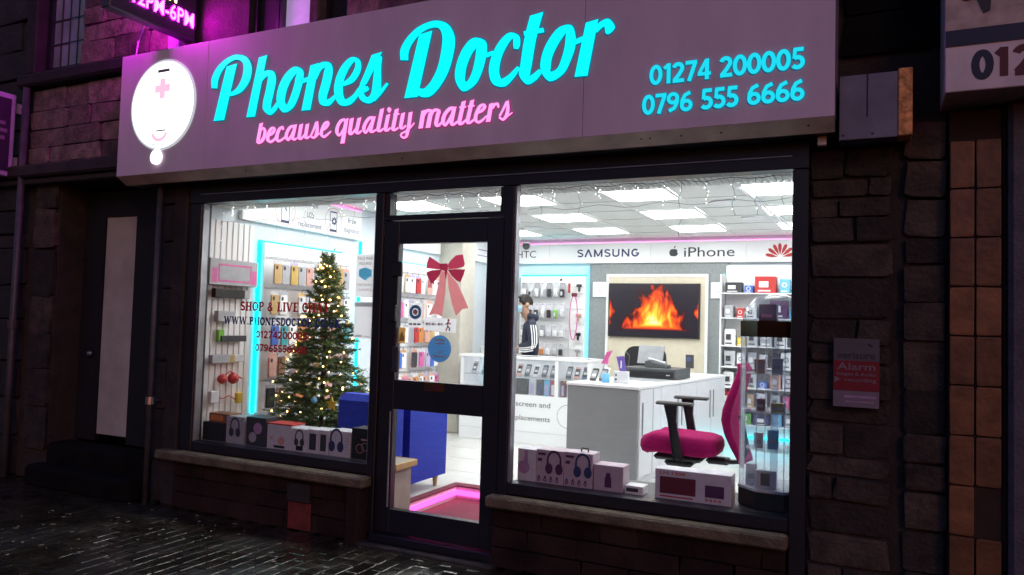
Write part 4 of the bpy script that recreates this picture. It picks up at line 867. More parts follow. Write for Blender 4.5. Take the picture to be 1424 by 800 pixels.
def case_meshes(hw=.046, hh=.088):
    # local frame: wall at x<0, faces +x, y along the wall
    card = MB().box(0, .003, -hw - .008, hw + .008, -.215, 0, .001); card.add([(.002, -.012, -.005), (.002, .012, -.005), (.002, .008, .028), (.002, -.008, .028)], [(0, 1, 2, 3)])
    body = MB().poly([(.004, x, z - .118) for x, z in rrect(hw, hh, .014)], (1, 0, 0), .012)
    hole = MB(); hole.poly([(.0162, x - .020, z - .062) for x, z in rrect(.011, .017, .006)], (1, 0, 0), .003)
    res = []
    for mb in (card, body, hole):
        me = bpy.data.meshes.new("phone_case"); me.from_pydata(mb.v, [], mb.f); me.update(); res.append(me)
    return res
CM = case_meshes(); CMC = {}
def case_mesh(k, m):
    if (k, m) not in CMC:
        me = CM[k].copy(); me.materials.append(MATS[m]); CMC[k, m] = me
    return CMC[k, m]
def phone_case(x, y, z, m, label, group, cardm):
    t = thing("phone_case_pack", label, "phone case", (x, y, z), rr.uniform(-.12, .12), group)
    for k, (nm, mm) in enumerate((("backing_card", cardm), ("phone_case", m), ("camera_cutout", "print_dark"))):
        o = bpy.data.objects.new(nm, case_mesh(k, mm)); COL.objects.link(o); o.parent = t
def case_display(nm, lab, y0, y1, z0, z1, rows, n, palette, where, group, strips):
    t = thing(nm, lab, "display panel", (-5.05, (y0 + y1) / 2, z0))
    MB().box(-5.075, -5.035, y0, y1, z0, z1, .003).build("panel", "white", t)
    hk = MB()
    for zr in rows:
        hk.box(-5.034, -5.028, y0 + .02, y1 - .02, zr + .022, zr + .040)
    hk.build("hook_rail", "silver", t)
    for s_ in strips: MB().box(*s_).build("light_strip", "led_strip_cyan", t)
    for r_, zr in enumerate(rows):
        for k in range(n):
            y = y0 + (y1 - y0) * (k + .5) / n + rr.uniform(-.01, .01)
            if rr.random() < .08: continue
            MB().tube([(-5.03, y, zr + .03), (-4.93, y, zr + .03), (-4.915, y, zr + .042)], .003, 5).build("hook", "steel", t)
            m = palette[r_][k % len(palette[r_])]
            phone_case(-4.945 + rr.uniform(-.02, .02), y, zr, m, "%s phone case pack, %s along the %s hook row %s" % (CN[m], ORD[k], ROWN[r_], where), group, rr.choice(["c_lilac", "c_lgrey", "c_rose", "c_grey", "c_amber", "c_lgrey"]))
    return t
palA = [["c_amber", "c_grey", "c_gold", "c_grey", "c_rose", "c_lgrey", "c_gold", "c_amber"], ["c_amber", "c_white", "c_white", "c_lgrey", "c_white", "c_rose", "c_white", "c_orange"],
        ["c_blue", "c_teal", "c_white", "c_orange", "c_rose", "c_white", "c_red", "c_rose"], ["c_rose", "c_brown", "c_lgrey", "c_orange", "c_rose", "c_amber", "c_white", "c_rose"], ["c_black", "c_rose", "c_lgrey", "c_orange", "c_brown", "c_amber", "c_white", "c_rose"]]
case_display("case_display", "white wall panel of phone cases edged with cyan light behind the tree", .72, 1.86, .62, 2.165, [2.0, 1.72, 1.44, 1.16, .88], 10, palA, "behind the tree", "phone cases beside the tree",
             [(-5.098, -5.076, .70, 1.88, 2.168, 2.185), (-5.098, -5.076, .695, .715, .62, 2.165), (-5.098, -5.076, 1.865, 1.88, .62, 2.165), (-5.098, -5.07, 2.18, 2.20, .55, 2.33)])
palB = [["c_white", "c_lgrey", "c_white", "c_red", "c_white", "c_rose"], ["c_pink", "c_white", "c_rose", "c_white", "c_orange", "c_white"], ["c_amber", "c_white", "c_rose", "c_red", "c_orange", "c_rose"],
        ["c_blue", "c_white", "c_pink", "c_char", "c_pink", "c_lilac"], ["c_white", "c_pink", "c_rose", "c_orange", "c_white", "c_rose"]]
case_display("case_display", "white wall panel of phone cases seen through the door glass", 2.72, 3.66, .62, 2.165, [2.02, 1.73, 1.44, 1.15, .86], 8, palB, "seen through the door", "phone cases seen through the door",
             [(-5.098, -5.076, 2.70, 3.64, 2.168, 2.18)])
pl = struct("pillar", MB().box(-5.099, -4.76, 3.86, 4.20, FZ, CZ - .005, .01), "pillar")
# goods hanging by the window's left end
HG = "goods hung on the ribbed panel"
def hang_box(nm, lab, cat, y0, y1, z0, z1, m, th=.05, x=-4.99):
    t = thing(nm, lab, cat, (x, (y0 + y1) / 2, z0), 0, HG)
    MB().box(x - .045, x - .045 + th, y0, y1, z0, z1, .004).build("carton", m, t); return t, x - .045 + th + .0015
t, fx = hang_box("game_console_box", "large grey carton with a pink framed console picture hung by the glass", "box", .06, .60, 1.745, 1.965, "c_grey")
mb = MB()
for (a, b, c, d_) in ((.15, .52, .165, .18), (.15, .52, .03, .045), (.15, .165, .045, .165), (.505, .52, .045, .165)): mb.quad((fx, .06 + a - .06, 1.745 + c), LX, UZ, b - a, d_ - c)
mb.quad((fx, .085, 1.765), LX, UZ, .05, .12); mb.quad((fx, .53, 1.765), LX, UZ, .05, .12); mb.build("pink_frame", "c_pink", t)
t, fx = hang_box("black_carton", "flat black carton under the pink framed one", "box", .13, .46, 1.64, 1.715, "c_black")
MB().box(-5.03, -5.0, .465, .53, 1.64, 1.715, .004).build("end_flap", "c_grey", t)
t, fx = hang_box("grey_carton", "small plain grey carton hung below the black one", "box", .17, .36, 1.44, 1.53, "c_grey")
t, fx = hang_box("cable_pack", "dark grey cable pack with a lime green tab", "cable pack", .22, .50, 1.27, 1.32, "c_char")
MB().box(-5.034, -5.0, .20, .26, 1.27, 1.37, .003).build("green_tab", "c_green", t)
t, fx = hang_box("adapter_pack", "grey and amber adapter pack hung at mid height", "adapter pack", .13, .33, 1.09, 1.16, "c_grey")
MB().box(-5.034, -4.992, .331, .38, 1.09, 1.155, .003).build("amber_end", "c_gold", t); MB().box(-5.034, -5.0, .381, .50, 1.095, 1.155, .003).build("clear_end", "c_lgrey", t)
t = thing("red_earphones", "pair of glossy red earphones hung on the ribbed panel", "earphones", (-5.0, .33, .91), 0, HG)
for y, r_ in ((.26, .042), (.38, .05)): MB().lathe((-5.03, y, .955), ((.0, 0), (r_ * .8, .005), (r_, .03), (r_ * .8, .06), (0, .07)), 14, 'x').build("earcup", "c_red", t, smooth=True)
MB().tube([(-4.98, .26, .98), (-4.98, .32, 1.02), (-4.98, .38, .99), (-4.98, .46, .95)], .006, 6).build("band", "c_red", t)
t = thing("yellow_cable_toy", "thin red cable with a yellow plug hung low by the glass", "cable", (-5.0, .32, .75), 0, HG)
MB().tube([(-5.0, .22, .80), (-5.0, .28, .79), (-5.0, .34, .81), (-5.0, .42, .77)], .005, 6).build("cable", "c_red", t); MB().box(-5.02, -4.98, .42, .48, .74, .83, .006).build("plug", "c_yellow", t); MB().box(-5.02, -4.98, .13, .22, .76, .86, .006).build("blister", "c_lgrey", t)

# ================================================================== back wall
wp = struct("wall_panel", MB().box(-3.60, -1.75, 5.36, 5.399, FZ, 2.34), "wall_grey")
bh = thing("brand_header_board", "long white board of phone maker names across the back wall", "sign board", (-2.7, 5.33, 2.34))
for x0, x1 in ((-5.09, -4.2), (-4.198, -2.75), (-2.748, -1.52), (-1.518, -.29)):
    MB().box(x0, x1, 5.33, 5.36, 2.345, 2.62, .002).build("board", "white", bh)
MB().box(-5.09, -.29, 5.335, 5.355, 2.622, 2.634).build("light_strip", "led_line_pink", bh)
hy = 5.328
mb = MB(); mb.text("HTC", (-4.555, hy, 2.43), FX, UZ, h=.10, w_=.30, align='C'); mb.build("print", "print_dark", bh)
mb = MB(); stroke_text(mb, "SaMSunG", (-3.79, hy, 2.43), FX, UZ, .105, .89, layer=.0002); mb.build("print", "c_navy", bh)
mb = MB(); mb.text("iPhone", (-1.985, hy, 2.42), FX, UZ, h=.125, w_=.64, align='C', bold=.004); mb.build("print", "c_char", bh)
mb = MB(); mb.disc((-2.455, hy, 2.475), FX, UZ, .048, 18, .9); mb.disc((-2.425, hy - .0005, 2.475), FX, UZ, .048, 18, .9); mb.add([(-2.44, hy, 2.53), (-2.425, hy, 2.535), (-2.41, hy, 2.565), (-2.43, hy, 2.56)], [(0, 1, 2, 3)])
mb.build("fruit_mark", "c_char", bh)
MB().disc((-2.372, hy - .001, 2.485), FX, UZ, .022, 12).build("bite", "white", bh)
mb = MB()
for a in (-78, -52, -26, -2, 24, 50, 76):
    c_, s_ = math.sin(rad(a)), math.cos(rad(a))
    P = lambda r_, q: (-1.12 + (c_ * r_ + s_ * q) * .95, hy - .0004 * (a + 80) / 25, 2.40 + (s_ * r_ - c_ * q) * .95)
    mb.add([P(.03, 0), P(.11, -.021), P(.165, -.021), P(.19, 0), P(.165, .021), P(.11, .021)], [(0, 1, 2, 3, 4, 5)])
mb.build("petal_mark", "c_red", bh)
# framed fireplace screen
fr = thing("screen_surround", "tall cream board with white edging around the wall screen", "surround", (-2.66, 5.34, FZ))
MB().box(-3.31, -2.02, 5.325, 5.358, .3, 2.16, .002).build("board", "cream", fr)
for b_ in ((-3.345, -3.311, 5.315, 5.358, .3, 2.16), (-2.019, -1.985, 5.315, 5.358, .3, 2.16), (-3.345, -1.985, 5.315, 5.358, 2.161, 2.195)): MB().box(*b_).build("edging", "white", fr)
tv = thing("wall_screen", "black wide wall screen showing a blazing log fire", "screen", (-2.68, 5.3, 1.37))
MB().box(-3.30, -2.08, 5.285, 5.324, 1.36, 2.07, .004).build("bezel", "black", tv)
m = bpy.data.materials.new("fire_screen"); m.use_nodes = True; MATS["fire_screen"] = m
n = m.node_tree.nodes; L = m.node_tree.links; b = n["Principled BSDF"]; b.inputs["Base Color"].default_value = (.01, .01, .012, 1); b.inputs["Roughness"].default_value = .2
def nd(op, a, b_=None, c_=None):
    k = n.new("ShaderNodeMath"); k.operation = op
    for i, v in enumerate((a, b_, c_)):
        if v is None: continue
        if isinstance(v, (int, float)): k.inputs[i].default_value = v
        else: L.new(v, k.inputs[i])
    return k.outputs[0]
tc = n.new("ShaderNodeTexCoord"); sx = n.new("ShaderNodeSeparateXYZ"); L.new(tc.outputs["Object"], sx.inputs[0])
fx_, fz_ = sx.outputs[0], nd('SUBTRACT', sx.outputs[2], .345)          # x -.6...6, z -.35...35 round the screen centre
cv = n.new("ShaderNodeCombineXYZ"); L.new(nd('MULTIPLY', fx_, 7.0), cv.inputs[0]); L.new(nd('MULTIPLY', fz_, 3.4), cv.inputs[1])
n1 = n.new("ShaderNodeTexNoise"); n1.inputs["Scale"].default_value = 1.0; n1.inputs["Detail"].default_value = 5; n1.inputs["Distortion"].default_value = 1.3; L.new(cv.outputs[0], n1.inputs["Vector"])
nz = nd('SUBTRACT', n1.outputs[0], .5)
lean = nd('SUBTRACT', fx_, nd('MULTIPLY', nd('ADD', fz_, .2), .20))
wid = nd('SUBTRACT', .50, nd('MULTIPLY', nd('ADD', fz_, .30), .50))
cen = nd('SUBTRACT', 1.0, nd('DIVIDE', nd('ABSOLUTE', nd('SUBTRACT', lean, -.02)), wid))
up = nd('MULTIPLY', nd('SUBTRACT', .50, fz_), 1.45)
core = nd('ADD', nd('MULTIPLY', nd('MINIMUM', cen, 1.0), nd('MINIMUM', up, 1.05)), nd('MULTIPLY', nz, 1.35))
floorcut = nd('MULTIPLY', nd('ADD', fz_, .27), 9.0)
core = nd('MINIMUM', core, floorcut)
side = nd('SUBTRACT', .62, nd('ADD', nd('MULTIPLY', nd('SUBTRACT', .61, nd('ABSOLUTE', fx_)), 6.0), nd('MULTIPLY', nd('ABSOLUTE', nd('ADD', fz_, .02)), 2.6)))
side = nd('ADD', side, nd('MULTIPLY', nz, 1.0))
val = nd('MAXIMUM', nd('MAXIMUM', core, side), 0.0)
rp = n.new("ShaderNodeValToRGB"); L.new(val, rp.inputs[0]); e = rp.color_ramp.elements
e[0].position = 0.0; e[0].color = (.012, .010, .018, 1); e[1].position = 1.0; e[1].color = (1, .95, .55, 1)
for p_, c_ in ((.14, (.03, .004, .004, 1)), (.30, (.55, .03, .005, 1)), (.52, (1, .18, .01, 1)), (.74, (1, .60, .05, 1))):
    q = e.new(p_); q.color = c_
L.new(rp.outputs[0], b.inputs["Emission Color"]); b.inputs["Emission Strength"].default_value = 0.6
MB().box(-3.28, -2.10, 5.281, 5.2845, 1.38, 2.05).build("screen", "fire_screen", tv)
for k, (x0, lab) in enumerate(((-3.545, "small white framed notice left of the wall screen"), (-1.955, "small white framed notice right of the wall screen"))):
    t = thing("framed_notice", lab, "notice", (x0 + .1, 5.34, 1.88), 0, "white framed notices")
    MB().box(x0, x0 + .20, 5.335, 5.358, 1.885, 2.09, .003).build("frame", "white", t); MB().box(x0 + .02, x0 + .18, 5.3335, 5.3345, 1.905, 2.07).build("paper", "c_white", t)
    mb = MB(); mb.quad((x0 + .05, 5.333, 2.03), FX, UZ, .10, .01); mb.quad((x0 + .08, 5.333, 1.95), FX, UZ, .05, .04); mb.build("print", "c_lgrey", t)
# accessory slat wall
aw = thing("accessory_wall", "white slotted wall with four rows of blister packed accessories", "display panel", (-4.1, 5.3, FZ))
MB().box(-4.62, -3.64, 5.30, 5.398, FZ, 2.165, .003).build("panel", "white", aw)
for zz in (2.165, 1.86, 1.56, 1.30): MB().box(-4.60, -3.66, 5.291, 5.2995, zz - .15, zz - .143).build("slot", "c_lgrey", aw)
MB().box(-3.865, -3.860, 5.290, 5.2995, FZ, 2.16).build("divider", "c_lgrey", aw)
mb = MB(); mb.text("accessories", (-4.2, 5.2985, 2.11), FX, UZ, h=.022, w_=.16); 
MB().disc((-4.0, 5.2985, 2.115), FX, UZ, .018, 12).build("badge", "print_dark", aw)
MB().box(-3.63, -3.612, 5.32, 5.399, .9, 2.30).build("light_strip", "led_strip_soft", aw); MB().box(-4.62, -3.64, 5.32, 5.399, 2.17, 2.185).build("light_strip", "led_strip_cyan", aw)
MB().box(-5.08, -4.66, 5.30, 5.398, FZ, 2.165, .003).build("panel", "white", aw)
AWN = ["top", "second", "third", "bottom"]
cols = [["c_white", "c_lgrey", "c_white", "c_lgrey", "c_char", "c_white", "c_char"], ["c_lgrey", "c_char", "c_char", "c_white", "c_black", "c_green", "c_lgrey"], ["c_white", "c_lgrey", "c_white", "c_white", "c_lgrey", "c_white", "c_white"], ["c_orange", "c_orange", "c_rose", "c_orange", "c_white", "c_lgrey", "c_char"]]
for r_, zt in enumerate((2.05, 1.76, 1.46, 1.21)):
    for k in range(7):
        x = -4.52 + k * .096; c_ = cols[r_][k]; hh = (.19, .19, .15, .15)[r_]; r0 = rr.uniform(-.012, .012)
        MB().tube([(x, 5.295, zt + .01), (x, 5.20, zt + .01)], .004, 5).build("hook", "print_dark", aw)
        t = thing("accessory_pack", "%s accessory pack, %s from left in the %s row of the slotted wall" % (CN[c_], ORD[k], AWN[r_]), "accessory pack", (x, 5.22, zt - hh), 0, "packs on the slotted wall")
        MB().box(x - .041, x + .041, 5.222, 5.228, zt - hh, zt + .02, .002).build("card", rr.choice(["c_lgrey", "c_pale", "c_lgrey", "c_grey"]), t)
        MB().box(x - .028, x + .028, 5.19, 5.2215, zt - hh + .015, zt - hh * .35, .008).build("blister", c_, t)
        if r_ < 2: MB().box(x - .014, x + .014, 5.17, 5.1895, zt - hh + .03, zt - hh * .55, .006).build("plug", "c_char" if k % 3 == 1 else "c_lgrey", t)
t = thing("pink_cable_loop", "long looped pink charging cable hung at the end of the slotted wall", "cable", (-3.76, 5.22, 1.4))
P = [(-3.765 + .055 * math.cos(a_ * .2618), 5.20, 1.62 + (.27 if math.sin(a_ * .2618) > 0 else .33) * math.sin(a_ * .2618)) for a_ in range(24)]
MB().tube(P, .007, 6, closed=True).build("cable", "c_pink", t); MB().box(-3.80, -3.72, 5.19, 5.21, 1.88, 1.93, .004).build("clip", "c_wine", t); MB().box(-3.85, -3.82, 5.19, 5.21, 1.93, 2.06, .004).build("tag", "c_red", t)
for k, (z, c_) in enumerate(((2.02, "c_char"), (1.62, "c_rose"), (1.36, "c_black"), (1.14, "c_grey"))):
    t = thing("gadget_pack", "%s gadget pack beside the pink cable, %s from top" % (CN[c_], ORD[k]), "gadget", (-3.70, 5.22, z - .06), 0, "packs beside the pink cable")
    MB().box(-3.74, -3.655, 5.235, 5.245, z - .09, z + .06, .002).build("card", "c_white", t)
    mb = MB(); mb.box(-3.735, -3.665, 5.20, 5.2345, z - .01, z + .03, .006); mb.build("gadget", c_, t); MB().box(-3.71, -3.69, 5.205, 5.2345, z - .07, z - .011, .004).build("stem", c_, t)

# ================================================================== rear glass counter
rc = thing("rear_counter", "long white glass fronted phone counter with printed lower panel", "counter", (-3.9, 3.9, FZ))
CY = 3.65
MB().box(-4.62, -2.95, CY, 4.08, FZ, .66, .003).build("base", "white", rc)
tp_ = MB(); tp_.box(-4.64, -2.93, CY - .01, CY + .05, 1.075, 1.105, .003); tp_.box(-4.64, -2.93, 4.04, 4.10, 1.075, 1.105, .003); tp_.box(-4.64, -4.58, CY + .0505, 4.0395, 1.076, 1.104); tp_.box(-2.99, -2.93, CY + .0505, 4.0395, 1.076, 1.104); tp_.build("top", "white_gloss", rc)
MB().box(-4.579, -2.991, CY + .0505, 4.0395, 1.094, 1.102).build("top_pane", "acrylic", rc)
for x0 in (-4.62, -3.375, -2.98): MB().box(x0, x0 + .045, CY, 4.08, .661, 1.074).build("upright", "white", rc)
MB().box(-4.574, -3.376, 4.06, 4.08, .661, 1.074).build("back_panel", "white", rc); MB().box(-3.329, -2.981, 4.06, 4.08, .661, 1.074).build("back_panel", "white", rc)
MB().box(-4.574, -3.376, CY + .02, 4.05, .865, .873).build("glass_shelf", "acrylic", rc); MB().box(-3.329, -2.981, CY + .02, 4.05, .865, .873).build("glass_shelf", "acrylic", rc)
MB().box(-4.574, -3.376, CY + .002, CY + .008, .662, 1.073).build("front_pane", "acrylic", rc); MB().box(-3.329, -2.981, CY + .002, CY + .008, .662, 1.073).build("front_pane", "acrylic", rc)
mb = MB(); mb.text("screen and", (-3.42, CY - .002, .53), FX, UZ, h=.06, w_=.44, align='R'); mb.text("replacements", (-3.42, CY - .002, .37), FX, UZ, h=.06, w_=.52, align='R'); mb.ring((-3.2, CY - .002, .45), FX, UZ, .13, .134, 30); mb.build("print", "c_char", rc)
MB().box(-4.62, -2.95, CY - .004, CY - .001, .235, .240).build("panel_joint", "c_lgrey", rc)
PHC = ["c_white", "c_rose", "c_black", "c_white", "c_char", "c_char", "c_sky"]
def phone(x, y, z, m, lab, grp, s_=1.0, tilt=-25):
    t = thing("display_phone", lab, "phone", (x, y, z), 0, grp); t.rotation_euler = (rad(tilt), 0, rad(-8))
    mb = MB().poly([(a * s_, 0, b_ * s_ + .078 * s_) for a, b_ in rrect(.036, .078, .01)], (0, 1, 0), .009); mb.build("body", m, t, local=True)
    MB().quad((-.03 * s_, -.001, .03 * s_), FX, UZ, .06 * s_, .10 * s_).build("screen", "black_gloss" if m not in ("c_black", "c_char") else "mid_grey", t, local=True)
    MB().quad((-.022 * s_, -.0018, .055 * s_), FX, UZ, .044 * s_, .032 * s_).build("label_card", "c_white", t, local=True)
xs = [-4.52, -4.38, -4.24, -4.02, -3.91, -3.80, -3.69, -3.58, -3.47]
for k, x in enumerate(xs):
    m = (["c_grey", "c_char", "c_char"] + ["c_white", "c_rose", "c_black", "c_white", "c_char", "c_black"])[k]
    phone(x, 3.80, .876, m, "%s display phone, %s from left on the rear counter's glass shelf" % (CN[m], ORD[k]), "phones on the rear counter shelf", .95)
for k, x in enumerate((-3.27, -3.17, -3.07)):
    m = ("c_char", "c_rose", "c_navy")[k]
    phone(x, 3.80, .876, m, "%s display phone behind the spray bottle, %s from left" % (CN[m], ORD[k]), "phones behind the spray bottle", .95)
for k, (x0, x1, m) in enumerate(((-3.98, -3.88, "c_char"), (-3.865, -3.74, "c_black"), (-3.72, -3.63, "c_lgrey"), (-3.615, -3.545, "c_char"), (-3.53, -3.455, "c_sky"), (-3.445, -3.385, "c_red"), (-3.32, -3.27, "c_wine"))):
    t = thing("phone_box", "%s phone box, %s from left on the counter's lower shelf" % (CN[m], ORD[k]), "box", ((x0 + x1) / 2, 3.74, .662), 0, "phone boxes on the lower shelf")
    MB().box(x0, x1, 3.70, 3.78, .662, .845, .003).build("carton", m, t)
    if k > 1: MB().quad((x0 + .012, 3.699, .675), FX, UZ, (x1 - x0) * .6, .12).build("print", "c_white" if m == "c_red" else ("c_navy" if k % 2 else "c_lilac"), t)
# things beside it: goods rack in the far left corner
gr = thing("corner_rack", "rack of mixed goods in the far corner right of the pillar", "rack", (-4.75, 5.0, FZ))
MB().box(-5.08, -4.70, 5.02, 5.28, FZ, 1.15, .004).build("cabinet", "white", gr)
for k, (x0, x1, z0, z1, m) in enumerate(((-5.06, -4.98, 1.3, 1.95, "c_blue"), (-4.97, -4.90, 1.35, 1.80, "c_navy"), (-4.89, -4.80, 1.50, 1.92, "c_orange"), (-4.98, -4.9, 1.152, 1.28, "c_teal"), (-4.88, -4.76, 1.152, 1.34, "c_red"), (-4.75, -4.71, 1.152, 1.40, "c_yellow"), (-5.06, -4.99, 1.152, 1.26, "c_black"))):
    t = thing("hanging_pouch" if z0 > 1.2 else "stacked_box", "%s %s in the far corner beyond the pillar" % (CN[m], "pouch hung" if z0 > 1.2 else "box stacked"), "pouch" if z0 > 1.2 else "box", ((x0 + x1) / 2, 5.2, z0), 0, "goods in the far corner")
    MB().box(x0, x1, 5.20, 5.27, z0, z1, .015).build("body", m, t); MB().box(x0 + .02, x1 - .02, 5.19, 5.1995, z1 - .06, z1 - .02, .003).build("label_patch", "c_white", t)

t = thing("security_camera", "small grey dome camera on the board above the back wall", "camera", (-4.62, 5.3, 2.6))
MB().lathe((-4.555, 5.31, 2.60), ((.05, .03), (.05, .0), (.042, -.03), (.022, -.052), (1e-4, -.058)), 14).build("dome", "dark_grey", t, smooth=True); MB().lathe((-4.555, 5.31, 2.632), ((.058, 0), (.058, .02)), 14).build("mount", "white", t)
t = thing("ceiling_trunking", "thin white cable trunking running across the ceiling at the right", "trunking", (-.8, 3.0, 2.66))
MB().strip([(-1.06, 1.9, 2.655), (-.92, 4.6, 2.655)], [(-1.03, 1.9, 2.655), (-.89, 4.6, 2.655)], (0, 0, 1), .015).build("channel", "white_gloss", t); MB().box(-1.08, -1.01, 1.87, 1.899, 2.65, 2.672).build("end_cap", "white", t)
# ================================================================== service desk
DKA = -rad(6.6); DK = (-1.94, 2.12)
dk = thing("service_desk", "long white service desk with a grey end panel and steel handles", "desk", (DK[0], DK[1], FZ), DKA)
TZ = .865
MB().box(-.70, -.003, .025, 2.55, .0, TZ - .03).build("carcass", "desk_white", dk, local=True)
MB().box(-.705, .0, .0, .024, .0, TZ - .03, .002).build("end_panel", "grey_laminate", dk, local=True)
MB().box(-.715, .012, -.012, 2.57, TZ - .029, TZ, .004).build("top", "white_gloss", dk, local=True)
MB().box(-.60, -.10, .75, 1.75, TZ + .0005, TZ + .004).build("glass_inlay", "mid_grey", dk, local=True)
for k in range(5):
    y0 = .03 + k * .505
    d_ = MB().box(-.0025, .012, y0, y0 + .498, .06, TZ - .036, .002).build("cupboard_door", "desk_white", dk, local=True)
    MB().box(.013, .022, y0 + (.05 if k % 2 == 0 else .44), y0 + (.062 if k % 2 == 0 else .452), .42, .72, .002).build("handle", "steel", d_, local=True)
MB().box(-.0025, .0135, .330, .345, .06, TZ - .037).build("edge_strip", "c_grey", dk, local=True)
def ondesk(x, y, z=0.0):
    c_, s_ = math.cos(DKA), math.sin(DKA); return (DK[0] + x * c_ - y * s_, DK[1] + x * s_ + y * c_, FZ + TZ + .001 + z)
# goods on the desk
x, y, z = ondesk(-.42, .22)
t = thing("spray_bottle", "spray bottle with magenta trigger head and blue liquid on the desk", "spray bottle", (x, y, z))
MB().lathe((x, y, z), ((.035, 0), (.038, .01), (.038, .085)), 14).build("liquid", "c_sky", t, smooth=True)
MB().lathe((x, y, z), ((.0385, .086), (.036, .13), (.018, .165), (.015, .18)), 14).build("bottle", "acrylic", t, smooth=True)
MB().poly([(x - .045, y - .015, z + .175), (x + .02, y - .015, z + .17), (x + .02, y - .015, z + .22), (x + .06, y - .015, z + .30), (x + .01, y - .015, z + .285), (x - .02, y - .015, z + .22)], (0, 1, 0), .03).build("trigger_head", "c_pink", t)
x, y, z = ondesk(-.27, .26)
t = thing("card_holder", "white carton holder with a purple leaflet standing on the desk", "leaflet holder", (x, y, z))
MB().box(x - .075, x + .055, y - .03, y + .05, z, z + .11, .003).build("carton", "c_lgrey", t)
MB().poly([(x - .055, y - .02, z + .245), (x + .02, y - .02, z + .255), (x + .045, y - .02, z + .112), (x - .02, y - .02, z + .112)], (0, 1, 0), .004).build("leaflet", "c_purple", t)
MB().quad((x - .012, y - .0215, z + .14), FX, UZ, .012, .07).build("print", "c_white", t)
for q in range(2): MB().lathe((x - .05, y - .031, z + .035 + q * .04), ((.01, 0), (.01, -.002)), 10, 'y').build("dot", "c_char", t)
MB().tube([ (x - .02, y + .02, z + .11), (x - .03, y + .02, z + .26), (x + .02, y + .02, z + .30), (x + .06, y + .02, z + .26), (x + .05, y + .02, z + .11)], .006, 6).build("clear_frame", "acrylic", t)
for k, (lx, ly, m) in enumerate(((-.60, .30, "c_black"), (-.52, .34, "c_char"), (-.60, .55, "c_white"))):
    x, y, z = ondesk(lx, ly)
    phone(x, y, z, m, "%s phone standing on the desk, %s from the grey end" % (CN[m], ORD[k]), "phones standing on the desk", .9, -35)
x, y, z = ondesk(-.33, 1.30)
t = thing("cash_drawer", "wide dark grey cash drawer on the far half of the desk", "cash drawer", (x, y, z), DKA)
MB().box(-.30, .28, -.22, .22, .006, .11, .006).build("drawer", "dark_grey", t, local=True); MB().box(-.28, .26, -.225, -.2205, .02, .08).build("front", "black", t, local=True); MB().box(.18, .22, -.228, -.2255, .04, .05).build("lock", "silver", t, local=True)
x, y, z = ondesk(-.43, 1.36, .111)
t = thing("point_of_sale_screen", "tilted grey flat screen standing on the cash drawer", "monitor", (x, y, z), DKA)
t2 = MB().poly([(-.16, .0, .03), (.12, .0, .03), (.10, .12, .22), (-.19, .12, .22)], (0, 1, 0), .02); t2.build("panel", "mid_grey", t, local=True); MB().box(-.06, .06, .02, .10, 0, .04, .005).build("stand", "black", t, local=True)
x, y, z = ondesk(-.30, 1.20, .111)
t = thing("desk_telephone", "dark desk telephone lying on the cash drawer", "telephone", (x, y, z), DKA)
mb = MB().poly([(-.10, -.08, 0), (.12, -.08, 0), (.12, -.08, .03), (-.10, -.08, .07)], (0, 1, 0), .16); mb.build("base", "dark_grey", t, local=True)
MB().tube([(-.08, -.03, .085), (-.02, -.03, .08), (.06, -.03, .06), (.10, -.03, .05)], [.02, .012, .012, .02], 8).build("handset", "silver", t, local=True, smooth=True)
x, y, z = ondesk(-.05, 1.45, .111)
t = thing("card_terminal", "small upright black card terminal at the right of the drawer", "card reader", (x, y, z), DKA)
MB().poly([(-.03, 0, 0), (.05, 0, 0), (.03, .05, .14), (-.05, .05, .14)], (0, 1, 0), .03).build("body", "black", t, local=True); MB().quad((-.028, .018, .07), (1, 0, 0), (-.1, .33, .94), .05, .05).build("screen", "c_navy", t, local=True)
# black office chair behind the desk
t = thing("black_office_chair", "black padded office chair back rising behind the desk", "chair", (-2.47, 4.2, FZ), rad(10))
mb = MB().poly([(a, 0, b_ + .92) for a, b_ in rrect(.24, .25, .12, 6)], (0, 1, 0), .07); mb.build("backrest", "black", t, local=True)
MB().box(-.25, .25, -.50, -.02, .42, .50, .04).build("seat", "black", t, local=True); MB().tube([(0, .09, .45), (0, .11, .8)], .03, 8).build("spine", "dark_grey", t, local=True)
MB().tube([(0, -.25, .06), (0, -.25, .42)], .025, 8).build("gas_lift", "dark_grey", t, local=True)
for k in range(5):
    a = k * 1.2566; l = MB().tube([(0, -.25, .10), (.27 * math.cos(a), -.25 + .27 * math.sin(a), .07)], [.022, .016], 6).build("leg", "dark_grey", t, local=True); MB().lathe((.27 * math.cos(a), -.25 + .27 * math.sin(a), .028), ((.0, -.02), (.028, -.015), (.028, .015), (0, .02)), 10, 'x').build("castor", "black", l, local=True)
t = thing("blue_swirl_globe", "small blue and white globe ornament beside the black chair", "ornament", (-2.28, 3.95, FZ + TZ), 0)
x, y, z = ondesk(-.52, 1.55)
t.location = (x, y, z); MB().lathe((0, 0, .17), tuple((.065 * math.sin(q * math.pi / 8) + 1e-4, -.085 * math.cos(q * math.pi / 8)) for q in range(9)), 14).build("globe", "c_lilac", t, local=True, smooth=True); MB().lathe((0, 0, 0), ((.06, 0), (.06, .02), (.02, .09)), 12).build("foot", "c_sky", t, local=True)

